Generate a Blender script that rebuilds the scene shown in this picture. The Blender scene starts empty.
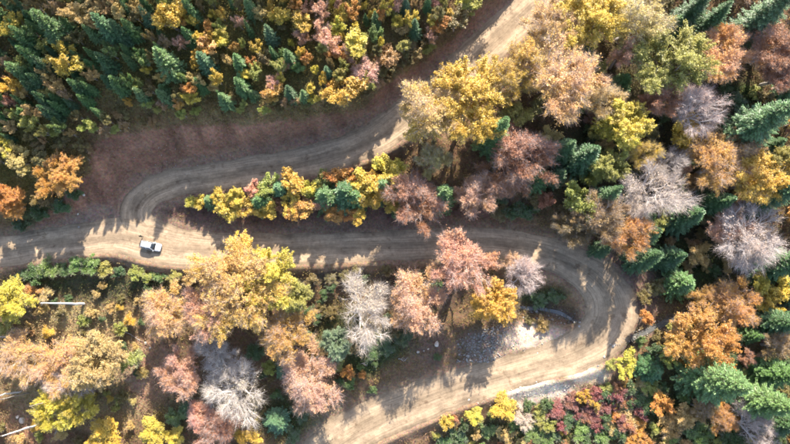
import bpy, bmesh, math, random
import numpy as np
from mathutils import Vector, Matrix

# ------------------------------------------------------------------ camera, sky, sun, exposure
SC = bpy.context.scene
COL = SC.collection
F_PX, CAM_H, TILT = 534.0, 118.0, math.radians(9.4)     # photo is 790 x 444
cam_d = bpy.data.cameras.new('camera'); cam = bpy.data.objects.new('camera', cam_d); COL.objects.link(cam)
cam_d.sensor_width = 36.0; cam_d.lens = 36.0 * F_PX / 790.0
cam_d.clip_start = 0.5; cam_d.clip_end = 3000
cam.location = (0, 0, CAM_H); cam.rotation_euler = (TILT, 0, 0)
SC.camera = cam

SUN_EL = math.radians(37.0)
SUN_AZ = math.atan2(0.27, 1.0)                          # clockwise from +Y
world = bpy.data.worlds.new('World'); SC.world = world; world.use_nodes = True
wn = world.node_tree.nodes; wl = world.node_tree.links; wn.clear()
sky = wn.new('ShaderNodeTexSky'); sky.sky_type = 'NISHITA'; sky.sun_disc = False
sky.sun_elevation = SUN_EL; sky.sun_rotation = SUN_AZ; sky.altitude = 900; sky.dust_density = 3.0; sky.ozone_density = .5
bg = wn.new('ShaderNodeBackground'); bg.inputs['Strength'].default_value = 0.15
wo = wn.new('ShaderNodeOutputWorld'); wl.new(sky.outputs[0], bg.inputs[0]); wl.new(bg.outputs[0], wo.inputs[0])
sun_d = bpy.data.lights.new('sun', 'SUN'); sun_d.energy = 5.0; sun_d.angle = math.radians(0.5); sun_d.color = (1.0, 0.93, 0.82)
sun = bpy.data.objects.new('sun', sun_d); COL.objects.link(sun)
to_sun = Vector((math.sin(SUN_AZ) * math.cos(SUN_EL), math.cos(SUN_AZ) * math.cos(SUN_EL), math.sin(SUN_EL)))
sun.rotation_euler = to_sun.to_track_quat('Z', 'Y').to_euler(); sun.location = (20, 60, 160)
vs = SC.view_settings; vs.view_transform = 'Standard'; vs.look = 'None'; vs.gamma = 1.0; vs.use_curve_mapping = False
vs.exposure = 1.72
SC.render.engine = 'CYCLES'
SC.cycles.max_bounces = 6; SC.cycles.diffuse_bounces = 4; SC.cycles.transmission_bounces = 4; SC.cycles.glossy_bounces = 2
SC.cycles.filter_width = 1.7
SC.cycles.sample_clamp_indirect = 4.0

RNG = np.random.default_rng(11); random.seed(11)

# ------------------------------------------------------------------ small helpers
def link(o, parent=None):
    COL.objects.link(o)
    if parent is not None: o.parent = parent
    return o
def tag(o, label=None, cat=None, group=None, kind=None):
    if label: o['label'] = label
    if cat: o['category'] = cat
    if group: o['group'] = group
    if kind: o['kind'] = kind
    return o
def mesh_np(name, V, F, mats=(), smooth=False, mat_idx=None, fattr=None, cattr=None):
    """V (n,3); F (m,k) array or list of faces."""
    me = bpy.data.meshes.new(name)
    V = np.asarray(V, dtype=np.float32)
    if isinstance(F, np.ndarray):
        m, k = F.shape
        me.vertices.add(len(V)); me.vertices.foreach_set('co', V.ravel())
        me.loops.add(m * k); me.loops.foreach_set('vertex_index', F.astype(np.int32).ravel())
        me.polygons.add(m); me.polygons.foreach_set('loop_start', np.arange(0, m * k, k, dtype=np.int32))
        me.update(calc_edges=True)
    else:
        me.from_pydata(V.tolist(), [], F); me.update()
    for m_ in mats: me.materials.append(m_)
    n = len(me.polygons)
    if smooth: me.polygons.foreach_set('use_smooth', np.ones(n, dtype=bool))
    if mat_idx is not None: me.polygons.foreach_set('material_index', np.asarray(mat_idx, dtype=np.int32))
    if fattr is not None:
        a = me.attributes.new('rnd', 'FLOAT', 'FACE'); a.data.foreach_set('value', np.asarray(fattr, dtype=np.float32))
    if cattr is not None:
        a = me.attributes.new('zone', 'FLOAT_COLOR', 'POINT')
        c = np.ones((len(V), 4), dtype=np.float32); c[:, :3] = cattr; a.data.foreach_set('color', c.ravel())
    return me
def smooth01(t):
    t = np.clip(t, 0, 1); return t * t * (3 - 2 * t)
_tab = np.random.default_rng(5).random((256, 256))
def vnoise(x, y):
    xi = np.floor(x).astype(int); yi = np.floor(y).astype(int); fx = smooth01(x - xi); fy = smooth01(y - yi)
    a = _tab[xi & 255, yi & 255]; b = _tab[(xi + 1) & 255, yi & 255]; c = _tab[xi & 255, (yi + 1) & 255]; d = _tab[(xi + 1) & 255, (yi + 1) & 255]
    return (a * (1 - fx) + b * fx) * (1 - fy) + (c * (1 - fx) + d * fx) * fy
def fbm(x, y, s, o=4):
    v = 0; a = 1; t = 0
    for i in range(o):
        v = v + a * (vnoise(x / s + 17.3 * i, y / s + 9.1 * i) - .5); t += a; a *= .5; s *= .5
    return v / t * 2           # about -1..1
ct, st = math.cos(TILT), math.sin(TILT)
def ray(px, py):
    cx = (np.asarray(px, float) - 395) / F_PX; cy = -(np.asarray(py, float) - 222) / F_PX
    return cx, cy * ct + st, cy * st - ct
def px2w(px, py, z):
    dx, dy, dz = ray(px, py); t = (np.asarray(z, float) - CAM_H) / dz
    return dx * t, dy * t
def w2px(x, y, z):
    zz = z - CAM_H
    yc = y * ct + zz * st; zc = -y * st + zz * ct
    return 395 + F_PX * x / (-zc), 222 - F_PX * yc / (-zc)

# ------------------------------------------------------------------ material helpers
def new_mat(name):
    m = bpy.data.materials.new(name); m.use_nodes = True; nt = m.node_tree; nt.nodes.clear()
    out = nt.nodes.new('ShaderNodeOutputMaterial'); return m, nt, out
def N(nt, t, **kw):
    n = nt.nodes.new(t)
    for k, v in kw.items():
        if k in n.inputs: n.inputs[k].default_value = v
        else: setattr(n, k, v)
    return n
def mixc(nt, blend, fac, a, b):
    n = nt.nodes.new('ShaderNodeMix'); n.data_type = 'RGBA'; n.blend_type = blend
    for i, v in ((0, fac), (6, a), (7, b)):
        if hasattr(v, 'is_output') or isinstance(v, bpy.types.NodeSocket): nt.links.new(v, n.inputs[i])
        elif i == 0: n.inputs[0].default_value = v
        else: n.inputs[i].default_value = (*v, 1) if len(v) == 3 else v
    return n.outputs[2]
def ramp(nt, fac, stops):
    r = nt.nodes.new('ShaderNodeValToRGB'); nt.links.new(fac, r.inputs[0]); e = r.color_ramp.elements
    while len(e) < len(stops): e.new(0.5)
    for el, (p, c) in zip(e, stops):
        el.position = p; el.color = (c, c, c, 1) if isinstance(c, (int, float)) else (*c, 1)
    return r.outputs[0]
def noise(nt, vec, scale, detail=4, rough=.6):
    n = N(nt, 'ShaderNodeTexNoise', Scale=scale, Detail=detail, Roughness=rough)
    if vec is not None: nt.links.new(vec, n.inputs['Vector'])
    return n
def bsdf(nt, out, col, rough=.9, spec=.15, bump=None):
    b = nt.nodes.new('ShaderNodeBsdfPrincipled')
    if isinstance(col, bpy.types.NodeSocket): nt.links.new(col, b.inputs['Base Color'])
    else: b.inputs['Base Color'].default_value = (*col, 1)
    if isinstance(rough, bpy.types.NodeSocket): nt.links.new(rough, b.inputs['Roughness'])
    else: b.inputs['Roughness'].default_value = rough
    b.inputs['Specular IOR Level'].default_value = spec
    if bump is not None:
        bp = nt.nodes.new('ShaderNodeBump'); bp.inputs['Strength'].default_value = bump[1]; bp.inputs['Distance'].default_value = bump[2]
        nt.links.new(bump[0], bp.inputs['Height']); nt.links.new(bp.outputs[0], b.inputs['Normal'])
    nt.links.new(b.outputs[0], out.inputs[0]); return b
def plain(name, col, rough=.5, spec=.4, metal=0.0, coat=0.0):
    m, nt, out = new_mat(name)
    tc = nt.nodes.new('ShaderNodeTexCoord'); n = noise(nt, tc.outputs['Object'], 6, 4)
    c = mixc(nt, 'MULTIPLY', 1.0, col, ramp(nt, n.outputs[0], [(.3, .86), (.7, 1.0)]))
    b = bsdf(nt, out, c, rough, spec); b.inputs['Metallic'].default_value = metal; b.inputs['Coat Weight'].default_value = coat
    return m

def leaf_material():
    m, nt, out = new_mat('autumn_leaf')
    oi = nt.nodes.new('ShaderNodeObjectInfo'); tc = nt.nodes.new('ShaderNodeTexCoord')
    ta = N(nt, 'ShaderNodeAttribute', attribute_type='OBJECT', attribute_name='tint')
    rn = N(nt, 'ShaderNodeAttribute', attribute_type='GEOMETRY', attribute_name='rnd')
    n = N(nt, 'ShaderNodeTexNoise', noise_dimensions='4D', Scale=.35, Detail=3.0, Roughness=.65)
    nt.links.new(tc.outputs['Object'], n.inputs['Vector'])
    mw = N(nt, 'ShaderNodeMath', operation='MULTIPLY'); mw.inputs[1].default_value = 50; nt.links.new(oi.outputs['Random'], mw.inputs[0]); nt.links.new(mw.outputs[0], n.inputs['W'])
    f = ramp(nt, n.outputs[0], [(.38, 0.0), (.6, 1.0)])
    lowa = N(nt, 'ShaderNodeAttribute', attribute_type='GEOMETRY', attribute_name='skirt')
    f = mixc(nt, 'MIX', .55, f, lowa.outputs['Color'])
    c = mixc(nt, 'MIX', f, oi.outputs['Color'], ta.outputs['Color'])
    v = ramp(nt, rn.outputs['Fac'], [(0, (.62, .55, .5)), (.5, (.97, .95, .92)), (1, (1.25, 1.28, 1.25))])
    c = mixc(nt, 'MULTIPLY', 1.0, c, v)
    d = nt.nodes.new('ShaderNodeBsdfDiffuse'); t = nt.nodes.new('ShaderNodeBsdfTranslucent'); g = N(nt, 'ShaderNodeBsdfGlossy', Roughness=.45)
    g.inputs['Color'].default_value = (1, 1, 1, 1)
    nt.links.new(c, d.inputs[0]); nt.links.new(c, t.inputs[0])
    ms = nt.nodes.new('ShaderNodeMixShader'); ms.inputs[0].default_value = .40; nt.links.new(d.outputs[0], ms.inputs[1]); nt.links.new(t.outputs[0], ms.inputs[2])
    m2 = nt.nodes.new('ShaderNodeMixShader'); m2.inputs[0].default_value = .03; nt.links.new(ms.outputs[0], m2.inputs[1]); nt.links.new(g.outputs[0], m2.inputs[2])
    nt.links.new(m2.outputs[0], out.inputs[0]); return m
def needle_material():
    m, nt, out = new_mat('needle')
    oi = nt.nodes.new('ShaderNodeObjectInfo')
    rn = N(nt, 'ShaderNodeAttribute', attribute_type='GEOMETRY', attribute_name='rnd')
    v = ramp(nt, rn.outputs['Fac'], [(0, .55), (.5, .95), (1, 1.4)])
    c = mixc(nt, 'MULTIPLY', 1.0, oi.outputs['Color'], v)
    d = nt.nodes.new('ShaderNodeBsdfDiffuse'); t = nt.nodes.new('ShaderNodeBsdfTranslucent'); g = N(nt, 'ShaderNodeBsdfGlossy', Roughness=.4)
    nt.links.new(c, d.inputs[0]); nt.links.new(c, t.inputs[0])
    ms = nt.nodes.new('ShaderNodeMixShader'); ms.inputs[0].default_value = .18; nt.links.new(d.outputs[0], ms.inputs[1]); nt.links.new(t.outputs[0], ms.inputs[2])
    m2 = nt.nodes.new('ShaderNodeMixShader'); m2.inputs[0].default_value = .05; nt.links.new(ms.outputs[0], m2.inputs[1]); nt.links.new(g.outputs[0], m2.inputs[2])
    nt.links.new(m2.outputs[0], out.inputs[0]); return m
def bark_material(name, a, b, own=0.0):
    m, nt, out = new_mat(name)
    tc = nt.nodes.new('ShaderNodeTexCoord'); mp = nt.nodes.new('ShaderNodeMapping'); mp.inputs['Scale'].default_value = (3, 3, .6)
    nt.links.new(tc.outputs['Object'], mp.inputs[0]); n = noise(nt, mp.outputs[0], 2.2, 5)
    c = mixc(nt, 'MIX', n.outputs[0], a, b)
    if own:
        oi = nt.nodes.new('ShaderNodeObjectInfo'); c = mixc(nt, 'MIX', own, c, oi.outputs['Color'])
    bsdf(nt, out, c, .9, .1, (n.outputs[0], .5, .05)); return m
def zone_leaf_material():
    m, nt, out = new_mat('undergrowth_leaf')
    z = N(nt, 'ShaderNodeAttribute', attribute_type='GEOMETRY', attribute_name='zone')
    d = nt.nodes.new('ShaderNodeBsdfDiffuse'); t = nt.nodes.new('ShaderNodeBsdfTranslucent')
    nt.links.new(z.outputs['Color'], d.inputs[0]); nt.links.new(z.outputs['Color'], t.inputs[0])
    ms = nt.nodes.new('ShaderNodeMixShader'); ms.inputs[0].default_value = .25; nt.links.new(d.outputs[0], ms.inputs[1]); nt.links.new(t.outputs[0], ms.inputs[2])
    nt.links.new(ms.outputs[0], out.inputs[0]); return m
def ground_material():
    m, nt, out = new_mat('forest_soil')
    z = N(nt, 'ShaderNodeAttribute', attribute_type='GEOMETRY', attribute_name='zone')
    g = nt.nodes.new('ShaderNodeNewGeometry'); P = g.outputs['Position']
    n1 = noise(nt, P, .25, 5, .65); n2 = noise(nt, P, 1.6, 5, .7); n3 = noise(nt, P, 7, 3, .7)
    vo = N(nt, 'ShaderNodeTexVoronoi', Scale=4.5); nt.links.new(P, vo.inputs['Vector'])
    c = mixc(nt, 'MULTIPLY', 1.0, z.outputs['Color'], ramp(nt, n1.outputs[0], [(.3, (.72, .70, .68)), (.5, (1, 1, 1)), (.72, (1.3, 1.22, 1.12))]))
    c = mixc(nt, 'MULTIPLY', 1.0, c, ramp(nt, n2.outputs[0], [(.3, .62), (.5, 1.0), (.7, 1.36)]))
    sp = mixc(nt, 'MULTIPLY', 1.0, c, vo.outputs['Color'])
    c2 = mixc(nt, 'MIX', .18, c, mixc(nt, 'MULTIPLY', 1.0, sp, (2.0, 1.9, 1.8)))
    h = nt.nodes.new('ShaderNodeMath'); h.operation = 'ADD'; nt.links.new(n2.outputs[0], h.inputs[0]); nt.links.new(n3.outputs[0], h.inputs[1])
    bsdf(nt, out, c2, .95, .08, (h.outputs[0], .8, .25)); return m
def road_material():
    m, nt, out = new_mat('dirt_road')
    uv = nt.nodes.new('ShaderNodeUVMap'); sx = nt.nodes.new('ShaderNodeSeparateXYZ'); nt.links.new(uv.outputs[0], sx.inputs[0])
    g = nt.nodes.new('ShaderNodeNewGeometry'); P = g.outputs['Position']
    n1 = noise(nt, P, .16, 4, .6); n2 = noise(nt, P, 1.1, 5, .7); n3 = noise(nt, P, 9, 3, .7)
    # streaks drawn out along the road by wheels and the grader blade
    mp = nt.nodes.new('ShaderNodeMapping'); mp.inputs['Scale'].default_value = (1.6, .05, 1); nt.links.new(uv.outputs[0], mp.inputs[0])
    stn = noise(nt, mp.outputs[0], 2.4, 6, .75)
    wob = nt.nodes.new('ShaderNodeMath'); wob.operation = 'MULTIPLY_ADD'; wob.inputs[1].default_value = 1.3; nt.links.new(n1.outputs[0], wob.inputs[0]); nt.links.new(sx.outputs[0], wob.inputs[2])
    ab = nt.nodes.new('ShaderNodeMath'); ab.operation = 'ABSOLUTE'
    sb = nt.nodes.new('ShaderNodeMath'); sb.operation = 'SUBTRACT'; sb.inputs[1].default_value = .65; nt.links.new(wob.outputs[0], sb.inputs[0]); nt.links.new(sb.outputs[0], ab.inputs[0])
    track = ramp(nt, ab.outputs[0], [(0.0, .74), (.2, .84), (.38, 1.16), (.55, 1.08), (.8, .84), (1.0, .62)])
    base = mixc(nt, 'MIX', ramp(nt, n2.outputs[0], [(.35, 0), (.68, 1)]), (.33, .252, .168), (.24, .178, .12))
    c = mixc(nt, 'MULTIPLY', 1.0, base, track)
    c = mixc(nt, 'MULTIPLY', .9, c, ramp(nt, stn.outputs[0], [(.3, .70), (.5, 1.0), (.7, 1.28)]))
    c = mixc(nt, 'MULTIPLY', 1.0, c, ramp(nt, n1.outputs[0], [(.3, (.82, .80, .80)), (.7, (1.14, 1.1, 1.05))]))
    c = mixc(nt, 'MULTIPLY', 1.0, c, ramp(nt, n3.outputs[0], [(.35, .85), (.65, 1.12)]))
    mp2 = nt.nodes.new('ShaderNodeMapping'); mp2.inputs['Scale'].default_value = (7.5, .035, 1); nt.links.new(uv.outputs[0], mp2.inputs[0])
    st2 = noise(nt, mp2.outputs[0], 2.0, 3, .6)
    c = mixc(nt, 'MULTIPLY', 1.0, c, ramp(nt, st2.outputs[0], [(.36, .78), (.46, 1.0), (.6, 1.06), (.66, 1.2)]))
    n4 = noise(nt, P, .45, 3, .6)
    c = mixc(nt, 'MULTIPLY', 1.0, c, ramp(nt, n4.outputs[0], [(.30, (.66, .62, .60)), (.40, (1, 1, 1))]))
    ad = nt.nodes.new('ShaderNodeMath'); ad.operation = 'ADD'; nt.links.new(stn.outputs[0], ad.inputs[0]); nt.links.new(n3.outputs[0], ad.inputs[1])
    bsdf(nt, out, c, .92, .1, (ad.outputs[0], .5, .12)); return m
def rock_material(name, a, b):
    m, nt, out = new_mat(name)
    g = nt.nodes.new('ShaderNodeNewGeometry'); n = noise(nt, g.outputs['Position'], 2.5, 5, .7); n2 = noise(nt, g.outputs['Position'], .9, 3)
    c = mixc(nt, 'MIX', ramp(nt, n.outputs[0], [(.35, 0), (.65, 1)]), a, b)
    c = mixc(nt, 'MULTIPLY', 1.0, c, ramp(nt, n2.outputs[0], [(.3, .7), (.7, 1.2)]))
    bsdf(nt, out, c, .85, .2, (n.outputs[0], .6, .08)); return m
LEAF = leaf_material(); NEEDLE = needle_material()
BARK = bark_material('bark', (.24, .20, .155), (.40, .35, .29)); TWIG = bark_material('twig', (.32, .27, .245), (.45, .39, .355), .36)
WHITE_LIMB = bark_material('white_limb', (.40, .355, .325), (.55, .505, .47)); LIMB = bark_material('limb', (.29, .255, .22), (.45, .405, .36)); PALE_BARK = bark_material('pale_bark', (.52, .49, .45), (.70, .68, .64)); CON_BARK = bark_material('conifer_bark', (.10, .07, .05), (.17, .12, .09))
GROUND = ground_material(); ROAD = road_material(); UNDER = zone_leaf_material()
GREY_ROCK = rock_material('grey_rock', (.17, .145, .12), (.36, .33, .295)); PALE_ROCK = rock_material('pale_rock', (.44, .38, .31), (.56, .50, .42))

# ------------------------------------------------------------------ terrain: roads first
MAIN = [  # px, py, z, half width in m
 (590,-60,9.5,4.4),(562,-28,8.6,4.4),(535,2,7.8,4.3),(505,30,7.1,4.2),(474,58,6.4,4.1),(440,88,5.7,4.0),(408,115,5.1,3.9),(375,138,4.4,3.8),(335,154,3.7,3.6),
 (290,165,3.0,3.5),(245,172,2.4,3.4),(205,178,1.8,3.3),(172,184,1.2,3.3),(150,193,.8,3.4),(137,208,.5,3.6),(139,224,.2,3.8),(158,238,0,3.9),(190,247,-.2,3.8),
 (240,249,-.7,3.5),(300,249,-1.4,3.5),(360,247,-2.1,3.5),(420,245,-2.9,3.5),(470,243,-3.5,3.5),(512,246,-4.2,3.5),(545,253,-4.8,3.8),(578,267,-5.5,4.4),
 (602,287,-6.3,5.6),(611,310,-7,6.4),(601,335,-7.8,5.8),(570,354,-8.5,4.6),(530,367,-9.2,3.9),(490,379,-9.8,3.9),(450,391,-10.4,4.3),(410,406,-11,4.7),(372,422,-11.6,5.0),(338,442,-12.3,5.2),(305,465,-13,4.3),(270,500,-14,4.3)]
SIDE = [(-70,262,-1.4,3.3),(-30,257,-1.1,3.3),(0,252,-.9,3.4),(40,246,-.6,3.5),(80,240,-.3,3.7),(118,236,-.1,4.0),(150,243,0,4.2),(185,249,-.2,3.9),(220,250,-.5,3.0)]
def catmull(pts, step=0.6):
    P = np.array([(*px2w(a, b, c), c, w) for a, b, c, w in pts], float); out = []
    for i in range(len(P) - 1):
        p0 = P[max(i - 1, 0)]; p1 = P[i]; p2 = P[i + 1]; p3 = P[min(i + 2, len(P) - 1)]
        n = max(2, int(np.linalg.norm(p2[:2] - p1[:2]) / step))
        for k in range(n):
            t = k / n
            out.append(.5 * ((2 * p1) + (-p0 + p2) * t + (2 * p0 - 5 * p1 + 4 * p2 - p3) * t * t + (-p0 + 3 * p1 - 3 * p2 + p3) * t ** 3))
    out.append(P[-1]); return np.array(out)
ROAD_M = catmull(MAIN); ROAD_S = catmull(SIDE); ALLR = np.vstack([ROAD_M, ROAD_S])
STREAM = catmull([(730,296,-7.6,.5),(690,313,-8.4,.55),(660,325,-8.9,.6),(640,335,-9.2,.6),(622,343,-9.5,.6),(606,350,-9.7,.5),(592,343,-9.8,.5),(577,324,-9.9,.35),(562,314,-9.9,.4),(542,309,-9.9,.4),(520,308,-9.9,.35)])
CTRL = [  # px, py, z of the ground away from the roads
 # crest of the cut bank above the upper road
 (40,218,2.0),(72,190,5.0),(86,162,8.0),(110,138,9.0),(150,127,9.5),(200,125,10),(260,120,10.4),(310,115,11),(350,108,11.6),(385,85,11),(420,58,11),(455,32,11.3),(490,2,12),(515,-25,13),
 # wooded hillside
 (0,205,3.5),(0,150,9),(0,90,15),(0,30,20),(60,100,14.5),(100,50,18.5),(120,0,23),(200,70,15.5),(200,10,19.5),(300,60,14.5),(300,5,17),(380,30,14.5),(400,-10,16.5),(450,-30,15.5),(-60,100,17),(-60,-20,27),(120,-60,28),(300,-60,24),(420,-90,23),(-60,200,5),
 # foot of the bank (outer edge of the road)
 (100,200,1.2),(125,178,2.0),(180,163,2.6),(245,155,3.2),(310,145,4.2),(360,128,5.0),(400,98,5.8),(440,68,6.8),(480,35,7.6),(515,5,8.2),
 # island inside the left hairpin and hedge strip
 (165,208,1.0),(200,205,1.1),(250,205,1.0),(300,203,1.0),(350,197,1.0),(395,185,1.0),(200,228,.2),(300,229,-.8),(400,226,-1.6),
 # wood between upper road and right hairpin
 (440,150,2.5),(470,215,-1.8),(500,100,4.8),(520,170,.5),(560,60,6.6),(560,130,3),(560,220,-3),(620,20,7),(620,100,3),(620,180,-2),(630,240,-5.5),(660,290,-8),
 (690,20,6.5),(700,100,2.5),(700,180,-2.5),(710,250,-6.5),(790,0,8),(790,100,4),(790,200,-1),(790,300,-5),(850,0,10),(850,200,2),(850,400,-4),
 (700,350,-8.2),(760,340,-6.5),(680,400,-10),(740,430,-9.5),(790,420,-8),(640,420,-11.5),(600,440,-13),(660,480,-12),(780,500,-10),
 # slope below the middle road
 (0,275,-2.2),(60,272,-2.0),(120,270,-1.9),(180,272,-2.1),(240,275,-2.6),(300,275,-3.2),(360,275,-4.0),(420,273,-4.8),(480,272,-5.5),(530,280,-7),
 (0,320,-5),(0,380,-8),(0,440,-11),(-60,320,-5),(-60,460,-12),(80,330,-5.5),(80,400,-9),(80,450,-11.5),(160,330,-6),(170,400,-9.8),(180,450,-12.5),(240,320,-5.6),(250,380,-9.2),(260,430,-12),
 (310,320,-6),(320,370,-8.8),(330,405,-11),(370,310,-6.3),(380,355,-8.8),(400,390,-10.6),(430,320,-7.4),(440,355,-9.4),(440,375,-10.2),(480,310,-8.4),(490,352,-9.0),(520,335,-8.7),(545,340,-8.6),(560,325,-9.2),(530,308,-10.4),
 # below the lower road
 (380,445,-12.8),(430,420,-12),(480,402,-11),(530,388,-10.2),(575,380,-9.8),(600,365,-9.4),(560,420,-12.4),(500,440,-13.8),(440,460,-14.6),(540,500,-16),(400,520,-17),(250,520,-17),(100,520,-15)]
C = np.array([(*px2w(a, b, c), c) for a, b, c in CTRL])
rs = ALLR[::14]
C = np.vstack([C, rs[:, :3]])
def tps_fit(xy, z, lam=4.0):
    n = len(xy); d = np.linalg.norm(xy[:, None] - xy[None], axis=2); K = np.where(d > 0, d * d * np.log(d + 1e-9), 0)
    A = np.zeros((n + 3, n + 3)); A[:n, :n] = K + lam * np.eye(n); A[:n, n] = 1; A[:n, n + 1:] = xy; A[n:, :n] = A[:n, n:].T
    b = np.zeros(n + 3); b[:n] = z; return np.linalg.solve(A, b)
TW = tps_fit(C[:, :2], C[:, 2])
def tps(x, y):
    out = np.full(x.shape, TW[len(C)]) + TW[len(C) + 1] * x + TW[len(C) + 2] * y
    for i, (cx, cy, _) in enumerate(C):
        d2 = (x - cx) ** 2 + (y - cy) ** 2; out += TW[i] * .5 * d2 * np.log(d2 + 1e-9)
    return out
def near(line, x, y, step=2):
    """signed clearance to the edge of the nearest line, its z"""
    L = line[::step]; best = np.full(x.shape, 1e9); z = np.zeros(x.shape)
    for a, b, c, w in L:
        d = np.sqrt((x - a) ** 2 + (y - b) ** 2) - w; m = d < best; best = np.where(m, d, best); z = np.where(m, c, z)
    return best, z
X0, X1, Y0, Y1, GS = -112.0, 112.0, -52.0, 104.0, 0.5
far = np.array([3, 8, 16, 30, 55, 100, 180, 320, 520.])
gx = np.concatenate([X0 - far[::-1], np.arange(X0, X1 + .01, GS), X1 + far]); gy = np.concatenate([Y0 - far[::-1], np.arange(Y0, Y1 + .01, GS), Y1 + far])
GX, GY = np.meshgrid(gx, gy)
# TPS on a coarse grid, then upsampled
cxs = np.arange(X0, X1 + .01, 2.0); cys = np.arange(Y0, Y1 + .01, 2.0); CX, CY = np.meshgrid(cxs, cys); CZ = tps(CX, CY)
def bil(xs, ys, Z, x, y):
    x = np.clip(x, xs[0], xs[-1]); y = np.clip(y, ys[0], ys[-1])
    i = np.clip(np.searchsorted(xs, x, 'right') - 1, 0, len(xs) - 2); j = np.clip(np.searchsorted(ys, y, 'right') - 1, 0, len(ys) - 2)
    fx = (x - xs[i]) / (xs[i + 1] - xs[i]); fy = (y - ys[j]) / (ys[j + 1] - ys[j])
    return (Z[j, i] * (1 - fx) + Z[j, i + 1] * fx) * (1 - fy) + (Z[j + 1, i] * (1 - fx) + Z[j + 1, i + 1] * fx) * fy
HZ = bil(cxs, cys, CZ, GX, GY)
RD, RZ = near(ALLR, GX, GY)
SD, SZ = near(STREAM, GX, GY)
rough_n = fbm(GX, GY, 9, 5) * .55 + fbm(GX + 40, GY, 2.2, 3) * .22
bank_px, bank_py = w2px(GX, GY, HZ)
gul = np.clip(1 - np.abs(RD - 5.0) / 4.5, 0, 1) * (bank_py < 215) * (bank_px < 520)
rough_n = rough_n + gul * (fbm(GX + .15 * GY, GY * .16, 2.0, 3) * .8)
onroad = smooth01(1 - (RD - .3) / 3.2)
GULC = gul * fbm(GX + .15 * GY, GY * .16, 2.0, 3)
HZ = HZ + rough_n * (1 - onroad)
HZ = HZ * (1 - onroad) + (RZ + fbm(GX, GY, 5, 3) * .07) * onroad
HZ += (.34 + .3 * fbm(GX, GY, 4, 3)) * np.exp(-((RD - .55) / .55) ** 2)           # grader berms along the edges
cut = smooth01(1 - SD / 3.0) * (1 - smooth01(1 - (RD + .2) / 1.2))
HZ = HZ * (1 - cut) + np.minimum(HZ, SZ - .35) * cut
def H(x, y): return bil(gx, gy, HZ, np.asarray(x, float), np.asarray(y, float))
def hit(px, py, up=0.0):
    """point on the ground whose point 'up' metres above it shows at pixel (px, py)"""
    dx, dy, dz = ray(px, py); z = 0.0
    for _ in range(40):
        t = (z + up - CAM_H) / dz; x, y = dx * t, dy * t
        z = z + .6 * (float(H(x, y)) - z)
    return float(x), float(y), float(H(x, y))

# ------------------------------------------------------------------ ground colour zones (albedo) and plant cover
PX, PY = w2px(GX, GY, HZ)
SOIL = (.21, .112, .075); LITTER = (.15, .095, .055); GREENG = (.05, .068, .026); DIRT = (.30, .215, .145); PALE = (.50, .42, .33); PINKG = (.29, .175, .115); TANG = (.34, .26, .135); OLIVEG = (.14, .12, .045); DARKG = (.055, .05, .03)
ZC = np.empty(GX.shape + (3,)); ZC[:] = LITTER; VEG = np.full(GX.shape, .35)
wx = PX + 9 * fbm(GX, GY, 6, 3); wy = PY + 7 * fbm(GX + 31, GY + 7, 6, 3)
BLOBS = [ # px, py, rx, ry, colour, strength, plant cover
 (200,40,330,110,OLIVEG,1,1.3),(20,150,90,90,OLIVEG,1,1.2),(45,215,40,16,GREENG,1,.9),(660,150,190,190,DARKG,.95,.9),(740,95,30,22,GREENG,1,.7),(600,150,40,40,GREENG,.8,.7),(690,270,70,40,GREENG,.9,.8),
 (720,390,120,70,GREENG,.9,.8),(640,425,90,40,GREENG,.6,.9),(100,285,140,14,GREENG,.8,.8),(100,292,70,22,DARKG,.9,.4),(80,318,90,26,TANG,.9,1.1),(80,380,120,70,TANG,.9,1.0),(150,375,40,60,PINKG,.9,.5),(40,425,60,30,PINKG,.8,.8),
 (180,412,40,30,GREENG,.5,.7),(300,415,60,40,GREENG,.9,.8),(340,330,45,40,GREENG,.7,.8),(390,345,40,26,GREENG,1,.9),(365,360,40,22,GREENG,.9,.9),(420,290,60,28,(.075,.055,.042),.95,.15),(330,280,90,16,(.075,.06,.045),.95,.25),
 (540,296,40,12,GREENG,1,.8),(430,350,36,30,(.17,.11,.08),.9,.12),(485,345,40,22,(.20,.155,.12),.9,.10),(535,335,50,22,(.44,.34,.26),1,.02),(530,390,60,15,(.62,.54,.45),1,.02),(590,370,26,20,(.40,.32,.22),.9,.1),(570,425,90,26,(.16,.13,.06),.8,.9),
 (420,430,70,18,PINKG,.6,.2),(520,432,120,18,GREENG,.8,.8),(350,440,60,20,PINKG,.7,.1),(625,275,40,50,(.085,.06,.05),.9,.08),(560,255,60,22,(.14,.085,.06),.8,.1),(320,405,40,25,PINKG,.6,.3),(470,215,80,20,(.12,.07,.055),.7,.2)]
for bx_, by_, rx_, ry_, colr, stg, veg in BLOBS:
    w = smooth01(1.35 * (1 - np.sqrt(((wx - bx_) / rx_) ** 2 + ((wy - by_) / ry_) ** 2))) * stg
    ZC = ZC * (1 - w[..., None]) + np.array(colr) * w[..., None]; VEG = VEG * (1 - w) + veg * w
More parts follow.
